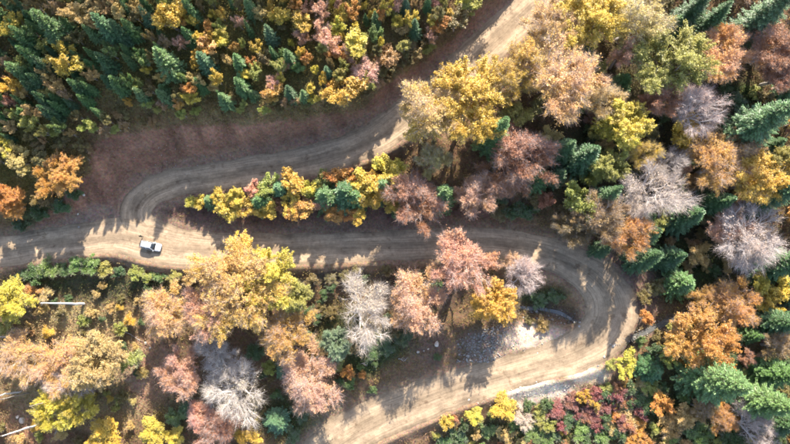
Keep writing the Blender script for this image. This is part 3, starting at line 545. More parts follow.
# ------------------------------------------------------------------ trees told apart one by one
TREES = [
 # between the upper road and the right-hand wood
 ('sparse',428,114,27,'goldpink','greyish half-bare tree, left half of the golden pair below the upper road',16),
 ('full',468,106,30,'gold','tall golden yellow tree beside the upper road, right half of the pair',18),
 ('sparse',503,80,18,'gold','slim golden tree between the golden pair and the sunlit upper road',13),
 ('sparse',527,64,22,'gold','golden brown thin-leaved tree right of the sunlit upper road',13),
 ('sparse',560,80,33,'goldpink','broad pinkish tan tree with pale limbs right of the upper road',16),
 ('full',584,20,27,'yellow','yellow-green tree at the top edge right of the upper road',15),
 ('sparse',547,28,22,'goldpink','pale see-through tree leaning over the sunlit stretch of the upper road',13),
 ('young',519,112,16,'yellowgreen','low yellow-green tree between the dark fir and the pinkish tan tree',7),
 ('fir',495,135,13,'fir','single dark fir just right of the tall golden tree',19),
 ('sparse',521,152,26,'russet','pinkish brown thin tree right of the dark fir',14),
 ('sparse',433,160,14,'tan','small tan thin tree under the golden pair',11),
 ('sparse',413,196,20,'russet','red-grey thin tree at the right end of the hedge strip above the road',9),
 ('spruce',444,197,13,'fir','dark green conifer between the red-grey tree and the grey tree above the road',14),
 ('sparse',474,196,20,'pink','grey and tan drooping tree standing on the bank above the middle road',11),
 ('sparse',512,176,22,'russet','reddish brown thin tree behind the grey drooping tree',11),
 ('spruce',538,180,12,'fir','sunlit green conifer in the shade right of the reddish thin tree',10),
 ('spruce',557,176,10,'darkfir','small dark conifer right of the sunlit green conifer',9),
 ('young',548,201,9,'russet','small russet tree below the pair of conifers in the shade',5),
 ('young',580,203,14,'yellowgreen','yellow-green young tree left of the brown tree above the right hairpin',13),
 ('fir',583,158,17,'darkfir','dark fir deep in shade between the yellow-green trees of the right wood',15),
 ('fir',564,150,13,'darkfir','narrow dark fir behind the small dark conifer in the right wood',13),
 ('shrub',500,212,10,'olive','low olive shrub on the bank right of the grey drooping tree',2),
 ('shrub',528,212,10,'green','green shrub on the shaded bank above the bend of the middle road',2),
 ('shrub',398,213,7,'brightgreen','pale green shrub at the foot of the red-grey tree',1.6),
 # upper right wood
 ('full',599,16,15,'gold','small golden tree at the top edge right of the yellow-green tree',11),
 ('sparse',636,18,29,'tan','large tan thin-leaved tree at the top edge of the right wood',15),
 ('sparse',624,52,15,'pink','narrow pinkish tree below the large tan tree at the top',12),
 ('full',667,61,29,'yellowgreen','large yellow-green tree with see-through crown in the upper right wood',16),
 ('sparse',599,99,18,'tan','tan pink tree left of the bright yellow tree in the right wood',12),
 ('full',622,123,25,'yellow','bright yellow round tree left of the white bare tree',13),
 ('sparse',657,99,18,'russet','reddish brown tree below the large yellow-green tree',12),
 ('bare',694,106,23,'grey','white-grey bare tree under the large yellow-green tree',13),
 ('young',685,134,19,'gold','golden green tree just below the white-grey bare tree',9),
 ('sparse',728,58,25,'goldpink','pink and orange thin tree right of the large yellow-green tree',13),
 ('sparse',724,37,15,'orange','orange-yellow treetop above the pink and orange thin tree',10),
 ('sparse',776,44,23,'russet','red-brown thin tree near the right edge under the top fir',13),
 ('sparse',781,72,18,'russet','russet tree at the right edge below the red-brown one',11),
 ('fir',762,18,19,'bluefir','large blue-green fir leaning into the top right corner',21),
 ('fir',762,124,21,'bluefir','large blue-green fir lying toward the right edge below the russet tree',21),
 ('fir',692,12,15,'darkfir','dark fir in deep shade at the top edge right of the tan tree',14),
 ('fir',712,20,13,'darkfir','slim dark fir in shade left of the orange-yellow treetop',14),
 ('shrub',756,92,7,'yellowgreen','small yellow-green shrub in the clearing left of the russet tree',2.4),
 ('sparse',742,150,20,'tan','tan thin tree below the large blue-green fir on the right',9),
 ('young',716,133,10,'olive','olive young tree right of the golden green tree',6),
 ('shrub',735,100,12,'green','green shrub in the mossy clearing of the upper right wood',1.6),
 # right wood, middle
 ('bare',652,192,26,'grey','large pale pinkish bare tree in the middle of the right wood',15),
 ('bare',669,163,15,'grey','small grey-pink bare tree above the large pale bare tree',10),
 ('sparse',624,234,20,'orange','orange-brown tree right above the hairpin at the right',15),
 ('sparse',600,217,20,'brown','brownish tree at the edge of the wood above the right hairpin',16),
 ('full',610,166,19,'yellowgreen','yellow-green tree below the bright yellow round tree',12),
 ('sparse',640,150,16,'gold','golden thin tree between the bright yellow tree and the pale bare tree',11),
 ('spruce',652,234,12,'brightfir','bright sunlit little conifer below the large pale bare tree',9),
 ('fir',686,215,18,'darkfir','broad dark green fir right of the bright little conifer',14),
 ('fir',672,258,13,'darkfir','dark fir in the shade below the broad dark fir',11),
 ('sparse',718,164,25,'orange','orange gold thin tree right of the pale bare trees',13),
 ('full',756,178,27,'gold','large golden tree near the right edge',14),
 ('full',781,165,14,'yellowgreen','yellow-green tree at the right edge behind the large golden tree',11),
 ('fir',778,193,16,'bluefir','grey-green fir at the right edge below the golden tree',15),
 ('bare',748,242,31,'grey','wide bare tree with white limbs near the right edge',14),
 ('sparse',732,232,20,'pink','pinkish thin tree tangled in the wide white-limbed bare tree',11),
 ('fir',780,264,18,'darkfir','dark fir at the right edge below the white-limbed bare tree',15),
 ('fir',716,203,14,'darkfir','dark fir between the broad dark fir and the wide bare tree',13),
 ('fir',603,198,13,'darkfir','tall dark fir added to shade the right hairpin, behind the brownish tree',18),  # added, like the next two trees, to throw shade on the bend
 ('sparse',573,228,16,'olive','olive thin tree added on the bank to shade the start of the right bend',12),
 ('fir',645,258,13,'darkfir','narrow dark fir added at the wood edge to shade the right bend',16),
 ('shrub',657,287,10,'olive','olive-brown shrub right of the hairpin at the right',3),
 ('spruce',682,284,16,'fir','dark green conifer right of the olive-brown shrub',9),
 ('sparse',704,297,14,'orange','orange tree right of the dark green conifer',8),
 ('young',762,286,12,'yellow','bright yellow young tree right of the orange trees',6),
 ('young',781,292,12,'yellow','bright yellow young tree at the right edge',6),
 ('sparse',735,306,21,'orange','orange-brown tree behind the large orange-yellow tree',10),
 ('sparse',779,346,15,'brown','olive brown tree at the right edge between two firs',9),
 ('fir',778,322,16,'darkfir','dark fir at the right edge below the bright yellow young tree',13),
 ('full',698,339,27,'orange','large orange-yellow tree beside the stream right of the lower bend',13),
 ('young',770,303,11,'gold','golden young tree between the bright yellow trees and the dark fir',6),
 # lower right
 ('fir',717,380,25,'brightfir','long light green fir leaning toward the lower right corner',21),
 ('fir',764,401,20,'brightfir','light green fir between the long fir and the lower right corner',19),
 ('fir',778,374,17,'fir','dark green fir at the right edge behind the long light green fir',15),
 ('fir',784,424,15,'darkfir','dark fir in the lower right corner',14),
 ('spruce',652,369,14,'darkfir','dark round conifer right of the yellow shrub at the stream',6),
 ('young',627,363,10,'yellow','yellow shrub-like tree where the stream meets the road',4),
 ('young',609,364,6,'yellowgreen','small yellow-green bush left of the yellow shrub-like tree',2.5),
 ('young',664,404,11,'orange','orange-yellow young tree below the dark round conifer',5),
 ('sparse',703,408,11,'brown','brown thin tree under the long light green fir',8),
 ('shrub',672,427,13,'tan','tan shrub near the bottom edge left of the green bush',3),
 ('shrub',650,403,13,'green','green shrub left of the orange-yellow young tree',2.6),
 ('shrub',700,437,14,'brightgreen','bright green bush at the bottom edge right of the tan shrub',3),
 ('bare',752,425,19,'grey','grey bare tree below the long light green fir',10),
 ('sparse',722,420,12,'orange','orange-brown thin tree left of the grey bare tree',8),
 ('shrub',687,384,10,'orange','orange shrub at the foot of the long light green fir',2.5),
 ('shrub',640,385,10,'tan','tan shrub between the dark round conifer and the red bushes',2.4),
 ('shrub',732,440,12,'green','dark green bush at the bottom edge below the grey bare tree',3),
 ('shrub',716,362,12,'green','green bush between the orange-yellow tree and the long fir',3),
 ('shrub',655,350,9,'green','green bush on the stream bank right of the bend',2),
 # red and green shrubs below the lower road
 ('shrub',624,393,8,'magenta','crimson shrub right of the lower road near the yellow shrub',2),
 ('shrub',607,408,9,'magenta','crimson shrub in the middle of the red patch below the lower road',2),
 ('shrub',590,413,9,'magenta','crimson shrub at the left of the red patch below the lower road',2),
 ('shrub',572,402,9,'magenta','small dull red shrub beside the pale rubble',1.6),
 ('shrub',556,410,10,'magenta','dull red shrub below the pale rubble strip',1.8),
 ('shrub',608,389,8,'yellowgreen','yellow-green shrub above the red patch by the lower road',1.8),
 ('shrub',583,431,11,'brightgreen','bright green shrub at the bottom edge under the red patch',2),
 ('shrub',604,438,11,'brightgreen','bright green shrub at the bottom edge, right of its twin',2),
 ('shrub',628,414,11,'tan','pale tan shrub right of the red patch',2),
 ('shrub',640,432,10,'orange','orange shrub near the bottom edge right of the bright green shrubs',2.2),
 ('shrub',615,427,9,'tan','pale straw-coloured shrub between the red patch and the bright green shrubs',1.8),
 ('shrub',570,420,9,'green','green shrub between the dull red shrubs and the bottom edge',1.8),
 ('young',506,411,13,'yellow','bright yellow shrub-like tree below the pale rubble strip',4.5),
 ('young',474,419,9,'yellow','smaller yellow shrub-like tree left of the bright yellow one by the lower road',3.4),
 ('thin',522,420,10,'grey','grey thin bush right of the bright yellow shrub-like tree',3.5),
 ('shrub',507,438,10,'tan','tan shrub at the bottom edge under the bright yellow shrub-like tree',2.2),
 ('shrub',533,434,10,'brightgreen','bright green shrub at the bottom edge right of the tan shrub',2),
 ('shrub',458,436,11,'green','green shrub at the bottom edge left of the yellow shrub-like tree',2),
 ('shrub',443,441,8,'green','small green shrub at the bottom edge below the lower road',1.8),
 ('shrub',488,430,9,'brightgreen','light green shrub under the smaller yellow shrub-like tree',1.8),
 ('shrub',541,414,8,'yellowgreen','yellow-green shrub between the grey thin bush and the dull red shrubs',1.8),
 ('shrub',553,437,9,'green','green shrub at the bottom edge below the dull red shrubs',1.8),
 # trees between middle and lower road
 ('sparse',463,263,26,'pink','salmon pink tree rising over the middle road',14),
 ('sparse',416,306,28,'pink','pink round tree between the white bare tree and the salmon tree',13),
 ('full',491,301,24,'gold','orange gold tree above the grey scree',12),
 ('bare',523,272,17,'grey','grey pink bare tree at the inner edge of the right bend',9),
 ('bare',361,307,26,'grey','white-grey bare tree below the middle road, left of the pink round tree',12),
 ('full',335,342,17,'bluegreen','round pale blue-green tree below the white-grey bare tree',8),
 ('young',340,356,5,'bluegreen','small pale green bush touching the round blue-green tree',3),
 ('young',315,353,7,'yellow','small yellow bush left of the round blue-green tree',3.6),
 ('giant',238,292,41,'goldrose','largest tree, golden and pink, just right below the white car',16),
 ('sparse',217,306,26,'pink','pink-grey half-bare tree at the lower left of the largest golden tree',14),
 ('full',268,281,24,'yellow','yellow right side tree of the largest golden crown',14),
 ('full',296,294,17,'yellowgreen','yellow-green tree on the right flank of the largest golden tree',9),
 ('sparse',284,336,24,'orange','orange and grey tree below the yellow-green flank tree',11),
 ('sparse',311,385,28,'pink','pink red spreading tree left of the lower road',10),
 ('bare',234,388,26,'grey','large grey bare tree left of the pink red spreading tree',11),
 ('bare',216,356,19,'grey','smaller grey bare tree above the large grey bare one',10),
 ('spruce',276,422,13,'bluefir','small blue-green pine near the bottom edge left of the lower road',5),
 ('spruce',286,369,11,'darkfir','dark green conifer behind the pink red spreading tree',5),
 ('shrub',269,367,7,'yellowgreen','yellow-green shrub left of the dark green conifer',2.6),
 ('young',349,373,7,'orange','small orange bush at the upper end of the lower road bank',3),
 ('shrub',362,375,4.5,'orange','tiny orange bush right of the small orange bush',1.3),
 ('young',338,366,6,'yellowgreen','small pale yellow-green bush between the blue-green tree and the orange bush',2.8),
 ('sparse',219,428,22,'russet','russet tree at the bottom edge left of the blue-green pine',9),
 ('young',248,440,11,'gold','golden bush at the bottom edge right of the russet tree',4),
 ('thin',512,262,9,'pink','small pink bush at the road edge left of the grey pink bare tree',4),
 ('shrub',538,298,11,'green','green shrub by the stream left of the right hairpin',2),
 ('shrub',556,297,9,'green','green shrub by the stream nearer the right hairpin',2),
 ('shrub',387,347,10,'green','green shrub below the pink round tree',1.6),
 ('shrub',403,338,9,'green','green shrub right below the pink round tree',1.6),
 ('shrub',372,353,9,'green','green shrub below the white-grey bare tree',1.6),
 ('shrub',372,390,5,'brightgreen','small green shrub on the bank beside the lower road',1.2),
 ('shrub',437,357,4,'green','lone small green shrub on the bare earth left of the scree',1.2),
 ('shrub',384,338,10,'green','dark green shrub between the white bare tree and the pink round tree',1.8),
 ('shrub',352,347,9,'olive','olive shrub right of the round blue-green tree',1.8),
 ('shrub',300,412,10,'green','green shrub under the pink red spreading tree',1.8),
 ('shrub',254,352,9,'green','green shrub between the orange grey tree and the grey bare trees',1.8),
 ('shrub',246,412,9,'green','green shrub below the large grey bare tree',1.8),
 ('shrub',293,434,9,'green','green shrub at the bottom edge left of the lower road',1.8),
 ('thin',331,278,6,'olive','small olive bush on the bank left of the white-grey bare tree',2),
 ('shrub',543,324,9,'brown','brown twiggy bush on the pale slope above the lower road',2.4),
 ('shrub',530,321,6,'olive','olive twiggy bush left of the brown one on the pale slope',1.8),
 # bottom left
 ('sparse',165,316,21,'goldpink','yellow and pink tree left of the largest golden tree',11),
 ('sparse',183,371,20,'pink','pink grey thin tree left of the smaller grey bare tree',10),
 ('full',97,357,29,'tan','tan yellow tree, right part of the wide crown at lower left',11),
 ('sparse',58,360,27,'goldpink','tan see-through tree in the middle of the wide crown at lower left',9),
 ('sparse',22,357,22,'goldpink','pink orange tree near the left edge of the wide crown',8),
 ('sparse',30,374,11,'orange','orange thin tree below the pink orange one near the left edge',6),
 ('bare',66,386,16,'grey','grey bare tree at the lower side of the wide tan crown',9),
 ('thin',128,360,12,'yellowgreen','yellow-green thin tree at the right end of the wide tan crown',6),
 ('full',54,411,18,'yellow','yellow tree below the wide tan crown, left of two',8),
 ('full',80,405,16,'yellow','yellow tree below the wide tan crown, right of two',8),
 ('young',108,430,17,'gold','golden bush at the bottom edge below the yellow pair',5),
 ('young',150,432,16,'yellow','large yellow-green bush at the bottom edge',5),
 ('young',173,440,10,'yellow','yellow bush at the bottom edge right of the large yellow-green bush',4),
 ('sparse',200,418,14,'pink','pinkish thin tree above the bottom edge beside the russet tree',8),
 ('full',8,300,21,'yellow','bright yellow tree at the left edge below the side road',9),
 ('young',4,329,10,'yellowgreen','yellow-green bush at the left edge under the bright yellow tree',4),
 ('thin',28,292,9,'orange','orange thin bush right of the bright yellow tree at the left edge',3.5),
 ('thin',45,296,8,'tan','tan thin bush beside the upper pale trunk',3),
 ('shrub',176,418,10,'brightgreen','green shrub above the yellow bushes at the bottom edge',2),
 ('shrub',188,408,9,'green','green shrub under the pink grey thin tree',2),
 ('shrub',155,440,8,'brown','brown shrub at the bottom edge in front of the large yellow-green bush',1.8),
 ('shrub',60,433,8,'tan','pale tan shrub at the bottom edge below the yellow pair',1.8),
 # shrubs along the lower edge of the side road
 ('shrub',24,276,8,'green','green shrub, leftmost of the row below the side road',2.2),
 ('shrub',36,273,10,'green','second green shrub from the left in the row below the side road',2.8),
 ('shrub',48,268,10,'brightgreen','bright green shrub, third from the left in the row below the side road',2.6),
 ('shrub',62,269,8,'green','dark green shrub, fourth from the left in the row below the side road',2.2),
 ('shrub',77,264,9,'brightgreen','light green shrub, fifth from the left in the row below the side road',2.4),
 ('shrub',90,266,10,'brightgreen','pale green shrub, sixth from the left in the row below the side road',2.4),
 ('shrub',104,269,9,'yellowgreen','yellow-green shrub, seventh from the left in the row below the side road',2.2),
 ('shrub',118,272,7,'green','small green shrub, eighth from the left in the row below the road',1.8),
 ('shrub',137,271,8,'yellowgreen','yellow-green shrub directly below the white car',2),
 ('shrub',147,276,7,'yellowgreen','small yellow-green shrub just right below the white car',1.8),
 ('shrub',160,277,7,'brightgreen','green shrub on the road edge between the car and the largest golden tree',1.8),
 ('shrub',175,275,8,'yellowgreen','yellow-green shrub at the road edge beside the largest golden tree',2),
 ('shrub',189,279,7,'tan','tan shrub at the road edge touching the largest golden tree',1.8),
 # hedge strip inside the hairpin
 ('shrub',191,202,5,'yellow','tiny yellow bush at the left tip of the hedge strip',1.6),
 ('shrub',199,203,6,'gold','small gold bush second from the left tip of the hedge strip',2),
 ('spruce',210,201,6,'brightfir','small green conifer near the left tip of the hedge strip',3.2),
 ('young',226,208,10,'yellow','golden yellow young tree right of the small conifer in the hedge strip',4),
 ('young',242,205,9,'gold','orange-yellow young tree left of the pink one in the hedge strip',4),
 ('young',252,190,7,'pink','pale pink young tree at the upper side of the hedge strip',4),
 ('spruce',261,203,9,'fir','green conifer, second from the left in the hedge strip',5.5),
 ('young',267,187,8,'yellowgreen','yellow-green young tree above the second conifer of the hedge strip',4.5),
 ('spruce',281,190,8,'bluefir','blue-green conifer in the middle of the hedge strip',5.5),
 ('young',294,184,11,'gold','golden orange young tree right of the middle conifer in the hedge strip',5.5),
 ('young',309,190,9,'yellow','yellow young tree left of the dark green clump in the hedge strip',5),
 ('young',303,208,12,'orange','orange and pink young tree at the lower side of the hedge strip',5),
 ('young',317,203,7,'pink','small pinkish tree at the left foot of the dark green clump',4),
 ('spruce',326,198,12,'fir','green conifer, left of the dark green clump in the hedge strip',7),
 ('spruce',342,194,13,'darkfir','dark green conifer, middle of the dark green clump in the hedge strip',7.5),
 ('spruce',357,197,10,'fir','green conifer, right of the dark green clump in the hedge strip',6.5),
 ('young',360,181,12,'yellow','yellow young tree above the dark green clump in the hedge strip',6),
 ('young',339,177,9,'orange','orange young tree above the dark green clump in the hedge strip',5),
 ('young',372,200,10,'gold','gold young tree right below the dark green clump in the hedge strip',5),
 ('spruce',382,188,10,'brightfir','bright green conifer toward the right end of the hedge strip',6.5),
 ('young',390,174,12,'yellow','yellow young tree at the upper right end of the hedge strip',6),
 ('young',359,214,8,'gold','small gold tree at the lower side under the dark green clump',3.6),
 ('young',390,204,9,'gold','gold young tree beside the red-grey thin tree',4.5),
 ('young',345,212,7,'orange','small orange tree under the middle of the dark green clump',3.4),
 ('young',218,197,7,'gold','gold young tree above the golden yellow one near the left of the hedge strip',4),
 ('young',235,195,7,'yellow','yellow young tree at the upper side left of the pale pink hedge strip tree',4),
 ('young',270,208,8,'gold','gold young tree at the lower side between the first conifers of the hedge strip',4),
 ('young',292,200,8,'yellow','yellow young tree at the centre of the hedge strip',4.5),
 ('young',324,182,8,'yellowgreen','yellow-green young tree above the left conifer of the hedge strip',5),
 ('young',374,180,9,'gold','gold young tree between two yellow ones at the top of the hedge strip',5.5),
 ('young',330,214,8,'orange','orange young tree at the lower edge of the hedge strip',4),
 ('young',281,205,7,'russet','small russet tree under the middle conifer of the hedge strip',3.4),
 # left edge of the wooded hillside
 ('full',57,176,18,'orange','large orange tree at the foot of the wooded hillside by the hairpin',8),
 ('full',8,203,17,'orange','orange-yellow tree at the left edge above the side road',8),
 ('young',17,159,11,'tan','tan yellow tree at the left edge above the orange-yellow tree',6),
 ('shrub',62,206,9,'green','dark green shrub below the large orange tree',2.6),
 ('shrub',75,194,8,'green','dark green shrub right of the large orange tree at the bank',2.4),
 ('shrub',40,214,9,'green','dark green shrub at the bank right of the orange-yellow tree',2.4),
 ('shrub',22,225,8,'green','dark green shrub above the side road near the left edge',2.2),
 ('young',38,200,9,'olive','olive young tree between the two orange trees at the left',4.5),
 ('young',38,158,9,'olive','olive young tree above left of the large orange tree',5),
]
for t in TREES:
    t = list(t)
    if 'hedge strip' in t[5] or 'green clump' in t[5]: t[6] *= 1.35
    plant(*t, fat=1.22 if 'hedge strip' in t[5] or 'green clump' in t[5] else (.94 if t[0] in ('sparse', 'full') else 1.0))

# ------------------------------------------------------------------ the wooded hillside, upper left
HILL = [  # kind, px, py, r, colour, height
 ('spruce',52,28,15,'fir',11),('spruce',25,38,10,'fir',8.5),('spruce',33,57,10,'fir',8.5),('spruce',20,71,10,'brightfir',8),('spruce',46,66,9,'darkfir',8),('spruce',105,26,11,'bluefir',9),('spruce',92,33,7,'brightfir',6),('spruce',79,57,6,'fir',5.5),('spruce',105,62,9,'darkfir',7.5),('spruce',11,6,7,'fir',7),
 ('young',12,24,9,'yellow',6),('young',64,62,13,'gold',8),('young',79,12,11,'tan',7),('young',118,10,9,'tan',6),('young',90,74,7,'tan',4.5),('young',12,78,6,'orange',4.5),
 ('spruce',120,32,10,'darkfir',8),('spruce',132,29,9,'fir',7.5),('spruce',165,62,14,'brightfir',10),('spruce',205,62,11,'bluefir',8.5),('spruce',190,12,9,'fir',8),('spruce',188,36,8,'fir',6.5),('spruce',146,16,7,'bluefir',6),
 ('young',168,16,15,'gold',8.5),('young',220,36,8,'yellow',5),('young',205,45,10,'goldpink',6),('young',208,25,7,'orange',5),('thin',180,42,6,'pink',5),('young',145,70,5,'yellow',3.5),('young',220,12,6,'gold',5),('young',228,60,6,'tan',4),('thin',165,42,6,'brown',5),
 ('spruce',250,8,8,'brightfir',7),('spruce',270,34,8,'bluefir',7.5),('spruce',290,58,9,'fir',7.5),('spruce',240,62,9,'fir',7),('spruce',327,73,7,'bluefir',6),('spruce',240,78,5,'brightfir',4),
 ('young',278,16,10,'yellow',7),('young',222,41,7,'yellow',5),('young',255,47,6,'gold',4.5),('young',235,47,6,'orange',4.5),('young',290,42,4,'yellow',3.5),('young',300,20,12,'gold',7),('thin',326,38,13,'pink',7.5),('thin',320,9,10,'pink',7),('thin',239,21,6,'pink',5),('young',258,12,7,'tan',5.5),('young',338,25,8,'yellow',6),('young',338,52,8,'orange',5.5),('thin',301,36,8,'pink',5.5),('young',306,58,6,'orange',4.5),
 ('young',355,40,15,'yellow',8),('thin',363,72,13,'pink',7),('young',368,82,9,'yellowgreen',5.5),('young',345,90,15,'gold',7.5),('spruce',375,20,7,'fir',6.5),('spruce',415,28,8,'darkfir',7),('spruce',405,6,7,'bluefir',7),('spruce',428,4,6,'fir',6),('thin',397,5,7,'pink',6),('young',441,25,8,'orange',5.5),('young',410,19,7,'yellow',6),('young',432,20,6,'yellow',5),('young',398,21,6,'yellow',5),('young',381,15,6,'orange',5),('young',350,11,8,'orange',6),('young',388,60,12,'brown',6.5),('young',405,45,8,'yellowgreen',5.5),('young',455,20,12,'olive',6),('young',470,7,10,'yellowgreen',6),('young',386,6,7,'yellow',6),('thin',430,36,7,'pink',5),('young',342,14,7,'yellow',6),
 ('young',13,86,9,'gold',6),('spruce',40,83,9,'darkfir',7.5),('spruce',50,112,9,'darkfir',7.5),('spruce',44,99,8,'darkfir',7),('spruce',80,88,9,'darkfir',7.5),('young',29,119,9,'yellowgreen',6),('young',8,125,7,'tan',4.5),('thin',8,101,8,'russet',5),('young',5,145,8,'yellow',5),
 ('spruce',118,84,9,'fir',7),('spruce',141,95,8,'brightfir',6.5),('spruce',165,97,8,'brightfir',7),('spruce',200,85,7,'fir',6),('spruce',225,101,9,'brightfir',6.5),('young',187,89,8,'orange',5),('young',178,105,5,'goldpink',3.5),('young',136,83,6,'yellowgreen',4.5),('young',128,102,4,'gold',3),
 ('spruce',242,86,9,'fir',8),('spruce',291,93,8,'darkfir',7),('spruce',305,96,7,'brightfir',6),('young',270,93,11,'orange',5.5),('young',311,87,6,'yellow',4.5),('young',314,99,5,'yellow',3.5),('young',255,72,6,'yellowgreen',4.5),('young',281,77,5,'yellow',4),('thin',272,82,7,'pink',4.5)]
WORD = {'yellow': 'yellow', 'gold': 'golden', 'orange': 'orange', 'pink': 'pinkish', 'tan': 'tan', 'yellowgreen': 'yellow-green', 'olive': 'olive', 'brown': 'brown', 'russet': 'russet', 'goldpink': 'gold-pink', 'fir': 'mid green', 'green': 'green', 'brightgreen': 'light green', 'darkfir': 'dark green', 'brightfir': 'bright green', 'bluefir': 'blue-green'}
hp = [(a[1], a[2]) for a in HILL]
EDGE = np.array([(-40,-40),(520,-40),(497,-4),(460,30),(425,56),(395,80),(365,104),(330,110),(250,117),(180,120),(130,127),(100,140),(88,160),(70,150),(45,150),(-40,230)], float)
EDGE[2:11, 1] -= 4
r2 = np.random.default_rng(77); tries = 0
fill = []
while tries < 9000 and len(fill) < 265:
    tries += 1
    px = r2.uniform(-18, 500); py = r2.uniform(-22, 160)
    if not inside(EDGE, np.array([px]), np.array([py]))[0]: continue
    if min((px - a) ** 2 + (py - b) ** 2 for a, b in hp) < 6.5 ** 2: continue
    hp.append((px, py)); west = px < 150 + 30 * r2.normal(); edge = not inside(EDGE, np.array([px + 3]), np.array([py + 17]))[0]
    if edge: cset = ['olive', 'olive', 'brown', 'olive', 'yellowgreen']; r = r2.uniform(4, 6.5); kind = 'young'; h = r2.uniform(2.2, 3.6)
    elif west: cset = ['olive', 'brown', 'fir', 'darkfir', 'fir', 'olive', 'tan', 'yellowgreen', 'yellowgreen', 'brightgreen']; r = r2.uniform(4, 8); h = r2.uniform(4, 6.5); kind = 'young'
    else: cset = ['yellow', 'gold', 'orange', 'pink', 'yellowgreen', 'olive', 'yellowgreen', 'yellow', 'olive', 'gold', 'tan', 'fir', 'yellowgreen', 'brightgreen']; r = r2.uniform(3.6, 7.4); h = r2.uniform(3.2, 6.8); kind = 'young'
    c = cset[int(r2.integers(len(cset)))]
    if c in ('fir', 'darkfir'): kind = 'spruce'
    elif c in ('pink', 'brown') and r2.random() < .6: kind = 'thin'
    fill.append((kind, px, py, r, c, h))
HILL = HILL + fill
ORD = lambda n: '%d%s' % (n, 'th' if 10 <= n % 100 <= 20 else {1: 'st', 2: 'nd', 3: 'rd'}.get(n % 10, 'th'))
count = {}
for kind, px, py, r, c, h in sorted(HILL, key=lambda a: a[1]):
    what = 'conifer' if kind == 'spruce' else 'young tree'
    band = 'top' if py < 40 else ('middle' if py < 80 else 'lower')
    key = (WORD[c], what, band); count[key] = count.get(key, 0) + 1
    lab = '%s %s on the upper left hillside, %s from left in its %s third' % (WORD[c], what, ORD(count[key]), band)
    plant(kind, px, py, r, c, lab, h * (.98 if kind == 'spruce' else 1.0), 'trees of the upper left hillside', fat=.78 if kind == 'spruce' else .9)

# low trees filling the shade of the right-hand wood
r3 = np.random.default_rng(5); got = []
WOOD = np.array([(505,95),(560,40),(600,-15),(810,-15),(810,445),(690,445),(640,300),(625,262),(560,232),(500,215),(480,160)], float); tp = [(t[1], t[2], t[3]) for t in TREES]
for _ in range(4000):
    px = r3.uniform(480, 812); py = r3.uniform(-15, 445)
    if len(got) >= 62: break
    if not inside(WOOD, np.array([px]), np.array([py]))[0] or min(((px - a) ** 2 + (py - b) ** 2) ** .5 - .62 * c for a, b, c in tp) < 5: continue
    kind, c = [('young', 'olive'), ('thin', 'brown'), ('spruce', 'darkfir'), ('shrub', 'green'), ('thin', 'russet'), ('young', 'yellowgreen'), ('spruce', 'fir'), ('young', 'tan'), ('shrub', 'olive'), ('young', 'orange')][int(r3.integers(10))]
    r = r3.uniform(7, 12); tp.append((px, py, r)); got.append((kind, px, py, r, c))
cnt2 = {}
for kind, px, py, r, c in sorted(got, key=lambda a: a[2]):
    what = {'spruce': 'conifer', 'shrub': 'bush'}.get(kind, 'tree'); side = 'upper' if py < 150 else ('middle' if py < 300 else 'lower')
    key = (WORD.get(c, c), what, side); cnt2[key] = cnt2.get(key, 0) + 1
    plant(kind, px, py, r, c, 'low %s %s among taller trees, %s from top in the %s right wood' % (*key[:2], ORD(cnt2[key]), side), {'spruce': 7, 'shrub': 2.5}.get(kind, 6), 'low trees in the right-hand wood')

# low bushes that cover the ground below the roads
def bushes(seed, poly, n, gap, kinds, where, group, rr=(4, 8)):
    rg = np.random.default_rng(seed); P = np.array(poly, float); got = []; cn = {}
    occ = [(t[1], t[2], t[3] * .75) for t in TREES]
    for _ in range(6000):
        if len(got) >= n: break
        q = P.min(0) + rg.random(2) * (P.max(0) - P.min(0)); r = rg.uniform(*rr)
        if not inside(P, q[:1], q[1:])[0] or min(((q[0] - a) ** 2 + (q[1] - b) ** 2) ** .5 - c for a, b, c in occ) < gap: continue
        x, y, z = hit(q[0], q[1], .8)
        if float(bil(gx, gy, RD, np.array(x), np.array(y))) < 1.2: continue
        occ.append((q[0], q[1], r * .6)); got.append((kinds[int(rg.integers(len(kinds)))], q[0], q[1], r))
    for c, px, py, r in sorted(got, key=lambda a: a[1]):
        cn[c] = cn.get(c, 0) + 1
        plant('shrub', px, py, r, c, 'low %s bush %s, %s such from left' % (WORD.get(c, c), where, ORD(cn[c])), None, group)
WORD['magenta'] = 'crimson'
bushes(6, [(545,402),(590,392),(640,386),(642,424),(560,428)], 22, 1.5, ['magenta','magenta','russet','magenta','green'], 'in the red patch below the lower road', 'bushes of the red patch', (5, 8))
bushes(1, [(430,425),(500,404),(560,400),(610,378),(650,380),(690,420),(690,448),(430,448)], 52, 2.5, ['green','brightgreen','yellowgreen','tan','gold','green','russet','orange'], 'on the slope below the lower road', 'low bushes below the lower road')
bushes(2, [(-5,284),(150,284),(150,330),(140,400),(200,445),(-5,445)], 46, 3.5, ['yellowgreen','olive','tan','gold','green','tan','olive','brown'], 'on the lower left slope', 'low bushes on the lower left slope', (3.5, 7))
bushes(3, [(300,268),(420,266),(450,285),(400,345),(330,400),(250,440),(215,440),(240,350),(310,330)], 34, 4, ['green','olive','green','brightgreen','olive'], 'between the middle and lower road', 'low bushes between the roads', (3.5, 7))
bushes(4, [(640,330),(690,360),(800,350),(800,450),(690,450),(640,380)], 26, 3, ['green','brightgreen','orange','yellowgreen','green'], 'near the lower right corner', 'low bushes at the lower right', (5, 9))
bushes(5, [(480,212),(600,236),(640,262),(690,300),(800,310),(800,60),(690,60),(560,150)], 40, 4, ['green','green','olive','brown'], 'under the right wood', 'low bushes under the right wood', (6, 10))

